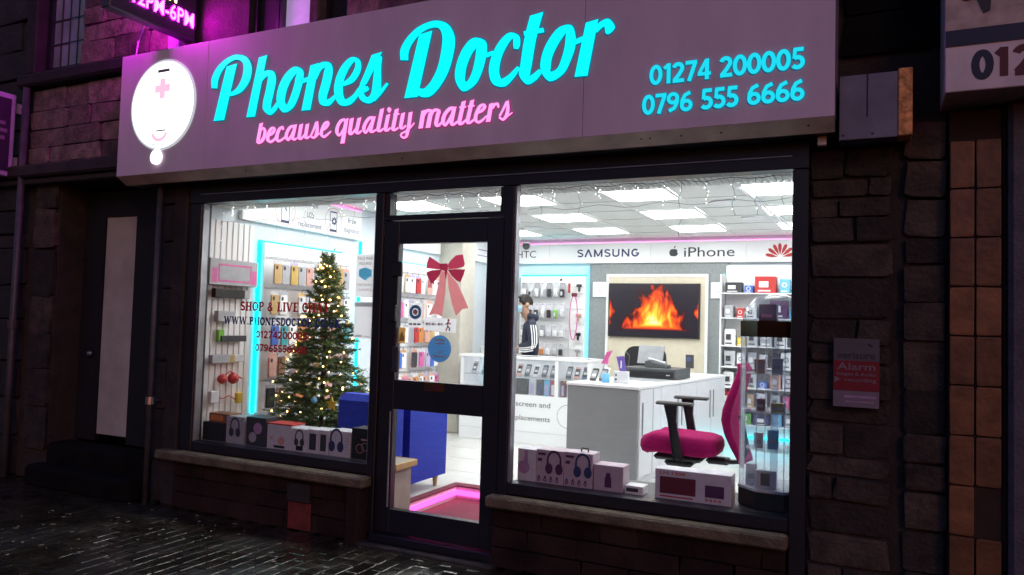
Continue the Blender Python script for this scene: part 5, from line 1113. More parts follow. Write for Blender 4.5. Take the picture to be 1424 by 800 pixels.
# ================================================================== magenta swivel chair
ch = thing("magenta_swivel_chair", "magenta upholstered swivel chair with black armrests beside the desk", "chair", (-1.40, 1.5, FZ))
def loft(mb, rings):
    n_ = len(rings[0]); vs = [p for r_ in rings for p in r_]; fs_ = []
    for i in range(len(rings) - 1):
        for k in range(n_): fs_.append((i * n_ + k, i * n_ + (k + 1) % n_, (i + 1) * n_ + (k + 1) % n_, (i + 1) * n_ + k))
    fs_ += [tuple(range(n_))[::-1], tuple((len(rings) - 1) * n_ + k for k in range(n_))]
    return mb.add(vs, fs_)
ol = rrect(.30, .25, .13, 6)
mb = MB(); loft(mb, [[(-1.39 + a * s_, 1.5 + b_ * s_, z + (.012 if a < -.15 else 0) - (.02 if a < -.25 else 0)) for a, b_ in ol] for z, s_ in ((.535, .86), (.55, .96), (.585, 1.0), (.63, .99), (.662, .93), (.678, .80), (.684, .5), (.686, .1))])
mb.build("seat", "magenta_fabric", ch, smooth=True)
mb = MB(); mb.box(-1.57, -1.20, 1.30, 1.70, .49, .533, .02); mb.box(-1.50, -1.28, 1.36, 1.64, .44, .489, .02); mb.box(-1.20, -1.02, 1.44, 1.56, .47, .52, .02); mb.build("mechanism", "black", ch)
PROF0 = [(-1.005, 1.24, .016), (-.985, 1.20, .03), (-1.01, 1.10, .036), (-1.045, 1.00, .042), (-1.075, .90, .045), (-1.085, .82, .045), (-1.065, .72, .042), (-1.02, .62, .036), (-.975, .52, .03), (-.965, .49, .015)]
prof = [(x + .035, z, th * .8) for x, z, th in PROF0]
mb = MB(); rings = []
for (x, z, th) in prof:
    wdt = .235 if z > .6 else .20
    if z > 1.15: wdt = .19
    rings.append([(x + dx * th + .10 * (abs(b_) / .235) ** 2 * .35, 1.5 + b_ * wdt / .235, z) for dx, b_ in ((-1, -.235), (-1, -.12), (-1, 0), (-1, .12), (-1, .235), (.6, .235), (1, .12), (1, 0), (1, -.12), (.6, -.235))])
loft(mb, rings); mb.build("backrest", "magenta_fabric", ch, smooth=True)
MB().tube([(-1.06, 1.5, .49), (-.95, 1.5, .50), (-.90, 1.5, .60), (-.955, 1.5, .85)], .02, 8).build("back_support", "black", ch)
for yy in (1.22, 1.78):
    a = MB().box(-1.53, -1.25, yy - .04, yy + .04, .918, .942, .01).build("armrest", "black", ch)
    MB().strip([(-1.47, yy - .015, .916), (-1.44, yy - .015, .80), (-1.39, yy - .015, .50)], [(-1.37, yy - .015, .916), (-1.375, yy - .015, .80), (-1.32, yy - .015, .50)], (0, 1, 0), .03).build("arm_post", "black", a)
MB().box(-1.38, -1.33, 1.22, 1.78, .505, .525).build("arm_bar", "black", ch)
MB().tube([(-1.39, 1.5, FZ + .08), (-1.39, 1.5, .46)], .028, 10).build("gas_lift", "black", ch)
for k in range(5):
    a = k * 1.2566 + .3; ex, ey = -1.39 + .29 * math.cos(a), 1.5 + .29 * math.sin(a)
    l = MB().tube([(-1.39, 1.5, FZ + .10), (ex, ey, FZ + .075)], [.025, .016], 6).build("leg", "black", ch); MB().lathe((ex, ey, FZ + .03), ((.0, -.02), (.03, -.015), (.03, .015), (0, .02)), 10, 'x').build("castor", "black", l)

# ================================================================== blue sofa
so_ = thing("blue_sofa", "bright blue upholstered sofa behind the left window beside the door", "sofa", (-3.65, .85, FZ))
MB().box(-3.92, -3.36, .40, .60, .20, .90, .05).build("backrest", "blue_fabric", so_)
mb = MB().poly([(-3.46, .62, .20), (-3.46, 1.19, .20), (-3.46, 1.19, .70), (-3.46, 1.10, .745), (-3.46, .62, .80)], (1, 0, 0), .12); mb.build("arm", "blue_fabric", so_)
mb = MB().poly([(-3.92, .62, .20), (-3.92, 1.19, .20), (-3.92, 1.19, .70), (-3.92, 1.10, .745), (-3.92, .62, .80)], (1, 0, 0), .12); mb.build("arm", "blue_fabric", so_)
MB().box(-3.795, -3.465, .605, 1.18, .20, .50, .03).build("seat", "blue_fabric", so_)
for (x, y) in ((-3.40, 1.12), (-3.87, 1.12), (-3.40, .46), (-3.87, .46)): MB().lathe((x, y, FZ), ((.014, 0), (.026, .105)), 10).build("leg", "oak", so_)

# ================================================================== Christmas tree
TX, TY = -4.36, .78
tr = thing("christmas_tree", "green artificial Christmas tree standing behind the boxes in the left window", "Christmas tree", (TX, TY, FZ))
MB().tube([(TX, TY, FZ), (TX, TY, 1.0), (TX, TY, 1.98)], [.025, .018, .006], 8).build("trunk", "bark", tr)
MB().lathe((TX, TY, FZ), ((.17, 0), (.17, .015), (.05, .05), (.03, .12)), 16).build("stand", "dark_grey", tr)
crown = MB(); rt = random.Random(21); tips = []
def spray(p0, p1, nn, ln):
    p0 = Vector(p0); p1 = Vector(p1); ax = (p1 - p0).normalized()
    u = ax.cross(Vector((0, 0, 1))).normalized(); v = u.cross(ax)
    for q in range(nn):
        t_ = (q + .5) / nn; c_ = p0.lerp(p1, t_); a = rt.uniform(0, 6.283); l_ = ln * rt.uniform(.7, 1.2)
        dv = (u * math.cos(a) + v * math.sin(a) * .7 + ax * rt.uniform(.4, 1.1)).normalized()
        sd = dv.cross(ax)
        if sd.length < 1e-4: continue
        sd = sd.normalized() * .0032
        e = c_ + dv * l_
        crown.add([c_ - sd, c_ + sd, e + sd * .5, e - sd * .5], [(0, 1, 2, 3)])
def Rz(z): return .465 * max(0.0, (2.0 - z) / 1.5) ** .92 + .03
z = .38
while z < 1.99:
    R0 = Rz(z); nb_ = max(4, int(7 + 9 * R0 / .45)); off = rt.uniform(0, 6.28)
    for k in range(nb_):
        a = off + k * 6.2832 / nb_ + rt.uniform(-.25, .25); R1 = R0 * rt.uniform(.72, 1.12)
        p0 = Vector((TX, TY, z + .03)); rise = .10 if z > 1.6 else .02
        mid = Vector((TX + math.cos(a) * R1 * .55, TY + math.sin(a) * R1 * .55, z + .04 + rt.uniform(-.015, .02)))
        tip = Vector((TX + math.cos(a) * R1, TY + math.sin(a) * R1, z + rise + rt.uniform(-.05, .05)))
        crown.tube([p0, mid, tip], [.005, .004, .002], 4, caps=False)
        spray(p0.lerp(mid, .35), mid, int(26 * R1 / .4) + 8, .034); spray(mid, tip, int(50 * R1 / .4) + 12, .036)
        tips.append(tip)
        for s_ in (-1, 1, -1.2, .8):
            b0 = mid.lerp(tip, rt.uniform(-.4, .6)); b1 = b0 + Vector((math.cos(a + s_ * .75), math.sin(a + s_ * .75), rt.uniform(-.1, .35))) * R1 * rt.uniform(.25, .42)
            spray(b0, b1, int(30 * R1 / .4) + 6, .032); tips.append(b1)
    z += .062 + .02 * (2 - z)
spray((TX, TY, 1.86), (TX, TY, 2.03), 50, .035)
crown.build("crown", "needle", tr)
fl_ = thing("tree_fairy_lights", "string of warm fairy lights wound round the Christmas tree", "fairy lights", (TX, TY, .5))
mb = MB(); P = []
for k in range(150):
    z = .45 + 1.5 * k / 149; a = k * .42; R1 = Rz(z) * .92; P.append((TX + math.cos(a) * R1, TY + math.sin(a) * R1, z + .02))
mb.tube(P, .0018, 4); mb.build("wire", "wire", fl_)
bm_ = MB().lathe((0, 0, 0), ((1e-4, -.0085), (.006, -.005), (.0085, 0), (.006, .005), (1e-4, .0085)), 8)
bme = bpy.data.meshes.new("bulb"); bme.from_pydata(bm_.v, [], bm_.f); bme.materials.append(MATS["bulb_warm"]); bme.update()
front = [p for p in tips if p.y < TY + .2]
for k in range(125):
    p = rt.choice(front) if k % 3 else Vector(rt.choice(P))
    inst("bulb", bme, fl_, p + Vector((rt.uniform(-.02, .02), rt.uniform(-.03, .0), rt.uniform(-.02, .02))), (rt.uniform(.7, 1.15),) * 3)
t = thing("white_bird_ornament", "small white ribbon ornament hung on the tree", "ornament", (-4.38, .42, 1.05)); MB().strip([(-4.42, .42, 1.04), (-4.38, .40, 1.07), (-4.33, .42, 1.06)], [(-4.41, .42, 1.00), (-4.37, .40, 1.03), (-4.33, .42, 1.05)], (0, -1, 0), .006).build("ribbon", "c_white", t)
t = thing("yellow_star_ornament", "yellow star ornament low on the tree", "ornament", (-4.0, .45, .78)); MB().poly([(-4.0 + (.06 if k % 2 == 0 else .026) * math.sin(k * math.pi / 5), .47, .80 + (.06 if k % 2 == 0 else .026) * math.cos(k * math.pi / 5)) for k in range(10)], (0, -1, 0), .012).build("star", "c_yellow", t)
t = thing("blue_bauble", "small turquoise bauble hung low on the tree", "ornament", (-4.17, .45, .82)); MB().lathe((-4.17, .45, .82), tuple((.026 * math.sin(q * math.pi / 6) + 1e-4, -.026 * math.cos(q * math.pi / 6)) for q in range(7)), 10).build("ball", "c_sky", t, smooth=True); MB().lathe((-4.17, .45, .845), ((.008, 0), (.008, .012)), 6).build("cap", "silver", t)
# icicle light strings inside the glass
bm_ = MB().lathe((0, 0, 0), ((1e-4, -.008), (.006, 0), (1e-4, .008)), 6)
bmw = bpy.data.meshes.new("bulb"); bmw.from_pydata(bm_.v, [], bm_.f); bmw.materials.append(MATS["bulb_white"]); bmw.update()
for nm, x0, x1, lab, ns_ in (("l", -4.96, -3.30, "icicle light string along the top of the left window", 14), ("d", -3.12, -2.30, "icicle light string along the top of the door transom", 6), ("r", -2.13, -.47, "icicle light string along the top of the right window", 12)):
    t = thing("icicle_lights", lab, "fairy lights", ((x0 + x1) / 2, .11, 2.4), 0, "icicle light strings")
    mb = MB(); mb.tube([(x0 + (x1 - x0) * k / 20, .11 + .01 * math.sin(k), 2.395 + .008 * math.sin(k * 1.7)) for k in range(21)], .002, 4)
    mb.tube([(x0 + (x1 - x0) * k / 20, .11 + .01 * math.sin(k), 2.26 + .012 * math.sin(k * 1.3)) for k in range(21)], .0013, 4)
    for k in range(ns_):
        x = x0 + (x1 - x0) * (k + .5) / ns_ + rt.uniform(-.03, .03); ln = rt.choice([.08, .14, .22, .34]) if nm != "d" else .1
        Pq = [(x + .012 * math.sin(q * 1.9 + k), .11, 2.395 - ln * q / 6) for q in range(7)]
        mb.tube(Pq, .0013, 4)
        for q in range(1, 7, 1 if ln < .2 else 2): inst("bulb", bmw, t, Vector(Pq[q]) + Vector((rt.uniform(-.01, .01), 0, 0)), (rt.uniform(.5, .85),) * 3)
    mb.build("wire", "wire" if nm != "l" else "clear_wire", t)

# ================================================================== man behind the rear counter
MX, MY = -4.02, 4.36
mn = thing("person", "person in a navy striped track jacket and blue face mask behind the counter", "person", (MX, MY, FZ), rad(26))
def skin(nm, verts, edges, radii, m, parent, sub=2):
    me = bpy.data.meshes.new(nm); me.from_pydata(verts, edges, []); me.update(); me.materials.append(MATS[m])
    o = bpy.data.objects.new(nm, me); COL.objects.link(o); o.parent = parent
    md = o.modifiers.new("skin", 'SKIN'); md.use_smooth_shade = True; md.branch_smoothing = .6
    for i, r_ in enumerate(radii): me.skin_vertices[0].data[i].radius = r_ if isinstance(r_, tuple) else (r_, r_); me.skin_vertices[0].data[i].use_root = (i == 0)
    s_ = o.modifiers.new("sub", 'SUBSURF'); s_.levels = sub; s_.render_levels = sub
    return o
# local frame: the person faces -x, left shoulder towards the street (-y)
bodyv = [(0, 0, .95), (.01, 0, 1.15), (.02, 0, 1.35), (-.02, 0, 1.46), (-.06, 0, 1.51), (-.105, 0, 1.585), (-.10, 0, 1.675),
         (.0, -.19, 1.40), (.03, -.24, 1.14), (-.17, -.17, 1.08), (-.25, -.13, 1.13), (.0, .19, 1.40), (.03, .24, 1.14), (-.17, .17, 1.08), (-.25, .13, 1.13),
         (.0, -.09, .88), (.0, -.10, .48), (.02, -.10, .07), (-.10, -.10, .04), (.0, .09, .88), (.0, .10, .48), (.02, .10, .07), (-.10, .10, .04)]
bodye = [(0, 1), (1, 2), (2, 3), (3, 4), (4, 5), (5, 6), (2, 7), (7, 8), (8, 9), (9, 10), (2, 11), (11, 12), (12, 13), (13, 14), (0, 15), (15, 16), (16, 17), (17, 18), (0, 19), (19, 20), (20, 21), (21, 22)]
bodyr = [(.09, .08), (.09, .08), (.09, .08), .05, .055, (.085, .075), (.085, .078), .035, .028, .026, .026, .035, .028, .026, .026, .05, .035, .03, .035, .05, .035, .03, .035]
skin("body", bodyv, bodye, bodyr, "skin", mn)
jk = [(0, 0, .92), (.01, 0, 1.15), (.02, 0, 1.35), (-.02, 0, 1.48), (.0, -.20, 1.405), (.035, -.255, 1.14), (-.15, -.19, 1.08), (.0, .20, 1.405), (.035, .255, 1.14), (-.15, .19, 1.08)]
skin("track_jacket", jk, [(0, 1), (1, 2), (2, 3), (2, 4), (4, 5), (5, 6), (2, 7), (7, 8), (8, 9)], [(.17, .15), (.165, .14), (.175, .14), .085, .08, .066, .05, .08, .066, .05], "tracksuit", mn)
skin("hood", [(.02, -.09, 1.48), (.07, 0, 1.47), (.02, .09, 1.48), (-.05, -.085, 1.49), (-.05, .085, 1.49)], [(1, 0), (1, 2), (0, 3), (2, 4)], [.05, .055, .05, .035, .035], "tracksuit", mn)
skin("trousers", [(0, 0, .92), (.0, -.095, .82), (.0, -.10, .48), (.02, -.10, .12), (.0, .095, .82), (.0, .10, .48), (.02, .10, .12)], [(0, 1), (1, 2), (2, 3), (0, 4), (4, 5), (5, 6)], [(.16, .14), .095, .075, .06, .095, .075, .06], "tracksuit", mn)
hr = MB()
for i in range(7):
    for k in range(14): pass
HC = Vector((-.098, 0, 1.665))
rings = []
for i in range(8):
    th_ = i / 7 * 1.75
    rings.append([(HC.x + .012 + math.sin(th_) * math.cos(a_ * .4488) * .112 * (.62 if math.cos(a_ * .4488) < -.3 and th_ > 1.0 else 1), HC.y + math.sin(th_) * math.sin(a_ * .4488) * .092, HC.z - .01 + math.cos(th_) * .118 + (.035 if math.cos(a_ * .4488) < -.3 and th_ > 1.2 else 0)) for a_ in range(14)])
loft(hr, rings); hr.build("hair", "hair", mn, local=True, smooth=True)
mk = MB(); rings = []
for i in range(6):
    f_ = i / 5; zz = 1.628 - f_ * .09; rr_ = .104 + .012 * math.sin(f_ * 3.14)
    rings.append([(-.105 + rr_ * math.cos(rad(180 + (a_ - 5) * 17)), (rr_ - .012) * math.sin(rad(180 + (a_ - 5) * 17)), zz) for a_ in range(11)])
vs = [p for r_ in rings for p in r_]; mk.add(vs, [(i * 11 + k, i * 11 + k + 1, (i + 1) * 11 + k + 1, (i + 1) * 11 + k) for i in range(5) for k in range(10)])
mk.build("face_mask", "mask_blue", mn, local=True, smooth=True)
MB().tube([(-.09, -.088, 1.615), (-.055, -.092, 1.63), (-.03, -.088, 1.635)], .003, 5).build("mask_loop", "c_white", mn, local=True)
ear = MB(); 
for s_ in (-1, 1): ear.lathe((-.05, s_ * .086, 1.635), ((.0, -.012 * s_), (.022, -.006 * s_), (.028, .006 * s_), (.018, .012 * s_), (0, .012 * s_)), 10, 'y')
ear.build("ears", "skin", mn, local=True, smooth=True)
nose = MB(); nose.lathe((-.20, 0, 1.62), ((1e-4, .03), (.012, .0), (.016, -.02), (1e-4, -.03)), 8); nose.build("nose", "skin", mn, local=True, smooth=True)
eb = MB()
for s_ in (-1, 1): eb.box(-.205, -.19, s_ * .035 - .018, s_ * .035 + .018, 1.67, 1.678, .002); eb.box(-.203, -.192, s_ * .034 - .012, s_ * .034 + .012, 1.647, 1.655, .002)
eb.build("brows_and_eyes", "hair", mn, local=True)
for q in range(3):
    MB().tube([(.055 - q * .03, -.27, 1.38), (.07 - q * .03, -.305, 1.28), (.075 - q * .028, -.325, 1.16), (.05 - q * .02, -.318, 1.10 - q * .008)], .0075, 5).build("sleeve_stripe", "c_white", mn, local=True)
    MB().tube([(.03, -.318, 1.10 - q * .024 + .015), (-.06, -.288, 1.06 - q * .024 + .035), (-.14, -.255, 1.06 - q * .022 + .03)], .0075, 5).build("sleeve_stripe", "c_white", mn, local=True)
for s_ in (-1, 1):
    # a hand holding a phone: palm and five bent fingers
    hb = (-.27, s_ * .125, 1.145)
    skin("hand", [(hb[0] + .03, hb[1], hb[2] - .01), (hb[0], hb[1], hb[2]), (hb[0] - .045, hb[1], hb[2] + .015)], [(0, 1), (1, 2)], [(.024, .02), (.034, .018), (.036, .016)], "skin", mn, 1)
    for f_ in range(5):
        oy = (-.03 + f_ * .019) if f_ < 4 else -.036 * s_
        skin("finger", [(hb[0] - .05 if f_ < 4 else hb[0] - .01, hb[1] + oy * .8, hb[2] + .016), (hb[0] - (.085 if f_ < 4 else .04), hb[1] + oy, hb[2] + .03), (hb[0] - (.095 if f_ < 4 else .065), hb[1] + oy * .9, hb[2] + (.055 if f_ % 2 else .06))], [(0, 1), (1, 2)], [.009, .0085, .007], "skin", mn, 1)

# ================================================================== shelves on the right of the back wall
rs = thing("accessory_shelves", "white shelf unit edged with cyan light on the right of the back wall", "shelf unit", (-1.1, 5.2, FZ))
MB().box(-1.76, -.30, 5.30, 5.395, .30, 2.30, .003).build("back_panel", "white", rs)
SHZ = [1.945, 1.64, 1.30, 1.045, .80, .56, .36]
for zz in SHZ: MB().box(-1.76, -.30, 5.02, 5.299, zz - .012, zz, .002).build("shelf", "white", rs)
MB().box(-1.78, -1.765, 5.02, 5.395, .30, 2.17).build("side_panel", "white", rs)
MB().box(-1.805, -1.785, 5.34, 5.358, .5, 2.2).build("light_strip", "led_strip_soft", rs); MB().box(-1.76, -.30, 5.06, 5.08, .20, .225).build("light_strip", "led_strip_cyan", rs)
MB().box(-1.76, -.30, 5.10, 5.395, FZ, .34).build("plinth", "white", rs)
SHN = ["top", "second", "third", "fourth", "fifth", "sixth", "lowest"]
items = [[("c_char", .20, .13), ("c_blue", .10, .09), ("c_red", .24, .20), ("c_sky", .11, .17), ("c_white", .12, .15), ("c_lgrey", .10, .18), ("c_black", .10, .15), ("c_white", .16, .18)],
         [("c_grey", .10, .15), ("c_red", .09, .12), ("c_white", .12, .14), ("c_black", .10, .13), ("c_plum", .20, .22), ("c_sky", .12, .12), ("c_white", .16, .16)],
         [("c_white", .13, .20), ("c_yellow", .09, .10), ("c_lgrey", .12, .2), ("c_grey", .14, .22), ("c_white", .14, .2), ("c_char", .16, .18)],
         [("c_lgrey", .13, .19), ("c_white", .10, .17), ("c_grey", .10, .18), ("c_lgrey", .09, .16), ("c_char", .09, .18), ("c_white", .12, .19), ("c_rose", .12, .18)],
         [("c_white", .12, .18), ("c_grey", .10, .19), ("c_lgrey", .10, .18), ("c_blue", .10, .08), ("c_rose", .12, .17), ("c_pale", .13, .18), ("c_white", .12, .16)],
         [("c_red", .11, .19), ("c_wine", .08, .18), ("c_amber", .08, .16), ("c_pale", .12, .18), ("c_lgrey", .10, .17), ("c_pink", .07, .16), ("c_amber", .11, .15), ("c_white", .12, .14)],
         [("c_white", .13, .16), ("c_green", .16, .13), ("c_navy", .18, .12), ("c_sky", .11, .15), ("c_grey", .10, .15), ("c_char", .12, .15), ("c_white", .12, .15)]]
for r_, row in enumerate(items):
    x = -1.73
    for k, (m, wd, hh) in enumerate(row):
        t = thing("boxed_accessory", "%s box, %s from left on the %s shelf behind the display case" % (CN[m], ORD[k], SHN[r_]), "box", (x + wd / 2, 5.12, SHZ[r_]), 0, "boxes on the right hand shelves")
        MB().box(x, x + wd, 5.06 + rr.uniform(-.02, .03), 5.22, SHZ[r_] + .0005, SHZ[r_] + hh, .003).build("carton", m, t)
        pm_ = "c_char" if m in ("c_white", "c_lgrey", "c_pale") else "c_white"
        mb = MB()
        if k % 2: mb.ring((x + wd / 2, 5.038, SHZ[r_] + hh * .58), FX, UZ, wd * .18, wd * .26, 14)
        else: mb.quad((x + wd * .2, 5.038, SHZ[r_] + hh * .35), FX, UZ, wd * .45, hh * .35)
        mb.quad((x + wd * .15, 5.038, SHZ[r_] + hh * .1), FX, UZ, wd * .6, hh * .08)
        mb.build("print", pm_, t)
        x += wd + rr.uniform(.02, .05)

# ================================================================== acrylic display case in the right window
OC = (-.565, .275); OR_ = .205
oc = thing("acrylic_display_case", "eight sided clear display case with black base, black band and dome", "display case", (OC[0], OC[1], .47))
def octo(r_, z): return [(OC[0] + r_ * math.cos(rad(22.5 + 45 * k)), OC[1] + r_ * math.sin(rad(22.5 + 45 * k)), z) for k in range(8)]
mb = MB(); loft(mb, [octo(OR_ * .97, .4705), octo(OR_, .485), octo(OR_, .575)]); mb.build("base", "black_gloss", oc)
mb = MB(); loft(mb, [octo(OR_ * 1.01, .5755), octo(OR_ * 1.01, .590)]); mb.build("base_rim", "c_lgrey", oc)
for k in range(8):
    a, b_ = octo(OR_ * .97, 0)[k], octo(OR_ * .97, 0)[(k + 1) % 8]
    nrm = Vector((-math.cos(rad(45 + 45 * k)), -math.sin(rad(45 + 45 * k)), 0))
    MB().poly([(a[0], a[1], .591), (b_[0], b_[1], .591), (b_[0], b_[1], 1.459), (a[0], a[1], 1.459)], nrm, .004).build("pane", "acrylic", oc)
    MB().tube([(a[0], a[1], .591), (a[0], a[1], 1.459)], .0045, 5).build("corner_bead", "dome", oc)
mb = MB(); loft(mb, [octo(OR_, 1.46), octo(OR_, 1.553)]); mb.build("top_band", "black_gloss", oc)
mb = MB(); mb.lathe((OC[0], OC[1], 1.554), ((.19, 0), (.185, .04), (.165, .09), (.12, .135), (.06, .158), (.0, .165)), 24); mb.build("dome", "dome", oc, smooth=True)
MB().lathe((OC[0], OC[1], .591), ((.022, 0), (.022, .868)), 12).build("column", "dome", oc)
for zz in (.80, 1.02, 1.24): MB().lathe((OC[0], OC[1], zz), ((.165, 0), (.165, .006)), 24).build("shelf", "acrylic", oc)
t = thing("plum_carton", "plum coloured carton under the clear dome", "box", (OC[0] - .03, OC[1], 1.556)); MB().box(OC[0] - .09, OC[0] + .01, OC[1] - .05, OC[1] + .04, 1.5545, 1.655, .003).build("carton", "c_plum", t); MB().quad((OC[0] - .075, OC[1] - .0515, 1.575), FX, UZ, .06, .02).build("print", "c_pink", t)
for k, (dx, dy, z0, wd, hh, m, lab) in enumerate(((-.12, -.05, .5915, .06, .12, "c_pale", "slim pale carton on the floor of the clear display case"), (-.03, -.12, .5915, .12, .10, "c_lgrey", "white watch carton on the floor of the clear display case"), (.0, -.05, .8065, .06, .11, "c_sky", "sky blue carton on the low shelf inside the clear case"),
                                                  (-.07, -.06, 1.0265, .05, .07, "c_wine", "wine red carton on the middle shelf inside the clear case"), (.03, -.07, 1.0265, .08, .05, "c_gold", "gold carton on the middle shelf inside the clear case"), (-.08, -.05, .8065, .05, .09, "c_lgrey", "pale grey carton on the low shelf inside the clear case"),
                                                  (.02, -.05, 1.2465, .06, .09, "c_pale", "pale carton on the upper shelf inside the clear case"), (-.08, -.04, 1.2465, .06, .08, "c_rose", "rose carton on the upper shelf inside the clear case"))):
    x0 = OC[0] + dx - wd / 2; y0 = OC[1] + dy
    t = thing("cased_carton", lab, "box", (x0 + wd / 2, y0, z0), 0, "cartons inside the clear case")
    MB().box(x0, x0 + wd, y0 - .02, y0 + .02, z0, z0 + hh, .002).build("carton", m, t)
    if k == 1: MB().quad((x0 + .035, y0 - .0215, z0 + .015), FX, UZ, .05, .07).build("print", "c_black", t)
    else: MB().quad((x0 + wd * .2, y0 - .0215, z0 + hh * .3), FX, UZ, wd * .6, hh * .25).build("print", "c_grey", t)

# ================================================================== boxes on the window ledges
def headphones(mb, cx, cz, s_, y):
    mb.ring((cx, y, cz + .2 * s_), FX, UZ, .30 * s_, .40 * s_, 16, 0, 180, .8)
    for q in (-1, 1):
        mb.quad((cx + q * .28 * s_ - .045 * s_, y - .0003, cz - .06 * s_), FX, UZ, .09 * s_, .28 * s_); mb.disc((cx + q * .22 * s_, y - .0006, cz - .14 * s_), FX, UZ, .22 * s_, 14, .75)
LB = [("small_black_carton", "plain black carton at the left end of the window ledge", -5.01, -4.76, .618, "c_black", None), ("headphone_box", "grey box with a dark headphone picture beside the black carton", -4.75, -4.56, .685, "c_grey", "c_char"),
      ("gadget_box", "tall dark grey box third along the left ledge", -4.535, -4.33, .695, "c_char", "c_mauve"), ("gift_box", "white box with a red ribbon lid below the tree", -4.315, -4.07, .655, "c_lgrey", "c_rose"),
      ("headphone_box", "small white box with a round headphone picture, right of the red ribbon box", -4.065, -3.915, .645, "c_lgrey", "c_char"), ("phone_carton", "narrow white box with a dark window, left one of the pair", -3.91, -3.81, .65, "c_lgrey", "c_char"),
      ("phone_carton", "narrow white box with a dark window, right one of the pair", -3.805, -3.715, .652, "c_lgrey", "c_char"), ("headphone_box", "white box with a large navy headphone picture near the sofa", -3.705, -3.51, .66, "c_lgrey", "c_navy"), ("gadget_box", "black box with thin pale print at the right end of the left ledge", -3.50, -3.325, .695, "c_black", "c_rose")]
for k, (nm, lab, x0, x1, zt, m, pm_) in enumerate(LB):
    t = thing(nm, lab, "box", ((x0 + x1) / 2, .15, .47), 0, "boxes on the left window ledge")
    y0 = .085
    MB().box(x0, x1, y0, .24 if k != 1 else .2, .4705, zt, .003).build("carton", m, t)
    if pm_ is None: continue
    w_ = x1 - x0; h_ = zt - .47; yq = y0 - .0012; mb = MB()
    if k in (1, 4, 7): headphones(mb, (x0 + x1) / 2 - (.03 if k == 7 else 0), .47 + h_ * .52, h_ * (.74 if k != 7 else .95), yq)
    elif k == 2: mb.disc((x0 + w_ * .6, yq, .47 + h_ * .62), FX, UZ, .045, 16); MB().disc((x0 + w_ * .35, yq, .47 + h_ * .3), FX, UZ, .04, 16).build("round_print", "c_grey", t)
    elif k == 3: mb.disc((x0 + w_ * .6, yq, .47 + h_ * .35), FX, UZ, .035, 14); mb.disc((x0 + w_ * .2, yq, .47 + h_ * .45), FX, UZ, .015, 14)
    elif k in (5, 6): mb.quad((x0 + .018, yq, .47 + h_ * .15), FX, UZ, w_ - .036, h_ * .68)
    else:
        mb.ring((x0 + w_ * .45, yq, .47 + h_ * .35), FX, UZ, .03, .034, 16); mb.ring((x0 + w_ * .7, yq, .47 + h_ * .42), FX, UZ, .026, .03, 16); mb.quad((x0 + w_ * .5, yq, .47 + h_ * .62), FX, UZ, .06, .012)
    mb.build("print", pm_, t)
    if k == 3: MB().box(x0 - .002, x1 + .002, .084, .242, zt + .0005, zt + .012, .003).build("lid", "c_red", t)
    if k in (3, 4): mb = MB(); mb.quad((x0 + w_ * .3, yq, .48), FX, UZ, w_ * .45, .018 if k == 3 else .035); mb.build("label_band", "c_black", t)
    if k == 7: mb = MB(); [mb.quad((x1 - .04, yq, .50 + q * .022), FX, UZ, .025, .006) for q in range(6)]; mb.build("small_print", "c_grey", t)
t = thing("orange_carton", "orange brown carton lying on the black carton by the glass", "box", (-4.83, .16, .62)); MB().box(-4.95, -4.72, .09, .22, .6185, .695, .003).build("carton", "c_brown", t); MB().quad((-4.93, .0885, .635), FX, UZ, .14, .045).build("print", "c_orange", t)
RBX = [("headphone_box", "pale box with a mauve headphone picture at the left end of the right ledge", -2.145, -2.015, .678, "c_pale", "c_mauve"), ("headphone_box", "pinkish box with a dark plum headphone picture", -2.012, -1.822, .686, "c_boxpink", "c_plum"),
       ("headphone_box", "pinkish box with a navy headphone picture and black hanger", -1.819, -1.625, .688, "c_boxpink", "c_navy"), ("speaker_box", "low pinkish white box with a small dark speaker picture", -1.618, -1.425, .63, "c_boxpink", "c_plum")]
for k, (nm, lab, x0, x1, zt, m, pm_) in enumerate(RBX):
    t = thing(nm, lab, "box", ((x0 + x1) / 2, .15, .47), 0, "boxes on the right window ledge")
    y0 = .085; MB().box(x0, x1, y0, .22, .4705, zt, .003).build("carton", m, t); w_ = x1 - x0; h_ = zt - .47; yq = y0 - .0012; mb = MB()
    if k == 0: mb.disc((x0 + .045, yq, .56), FX, UZ, .042, 20); mb.strip([(x0 + .045, yq, .59), (x0 + .05, yq, .67)], [(x0 + .075, yq, .59), (x0 + .07, yq, .67)], NF, .0005)
    elif k < 3: headphones(mb, x0 + w_ * .66, .47 + h_ * .56, h_ * .74, yq)
    else: mb.lathe((x0 + w_ * .5, yq, .53), ((.022, 0), (.022, -.0006)), 12, 'y'); mb.strip([(x0 + w_ * .5 - .022, yq, .495), (x0 + w_ * .5 - .022, yq, .54), (x0 + w_ * .5 - .012, yq, .585)], [(x0 + w_ * .5 + .022, yq, .495), (x0 + w_ * .5 + .022, yq, .54), (x0 + w_ * .5 + .012, yq, .585)], NF, .0005)
    mb.build("print", pm_, t)
    if k in (1, 2):
        mb = MB(); mb.quad((x0 + .012, yq, zt - .036), FX, UZ, .055, .016)
        for q in range(4): mb.ring((x0 + .022 + q * .042, yq, .495), FX, UZ, .006, .012, 10); mb.quad((x0 + .016 + q * .042, yq, .503), FX, UZ, .012, .016)
        mb.quad((x0 + .012, yq, zt - .075), FX, UZ, .03, .02); mb.build("small_print", "c_plum", t)
    if k == 2: MB().tube([(x1 - .10, .15, zt), (x1 - .10, .15, zt + .022), (x1 - .055, .15, zt + .022), (x1 - .055, .15, zt)], .005, 6).build("hanger", "black", t)
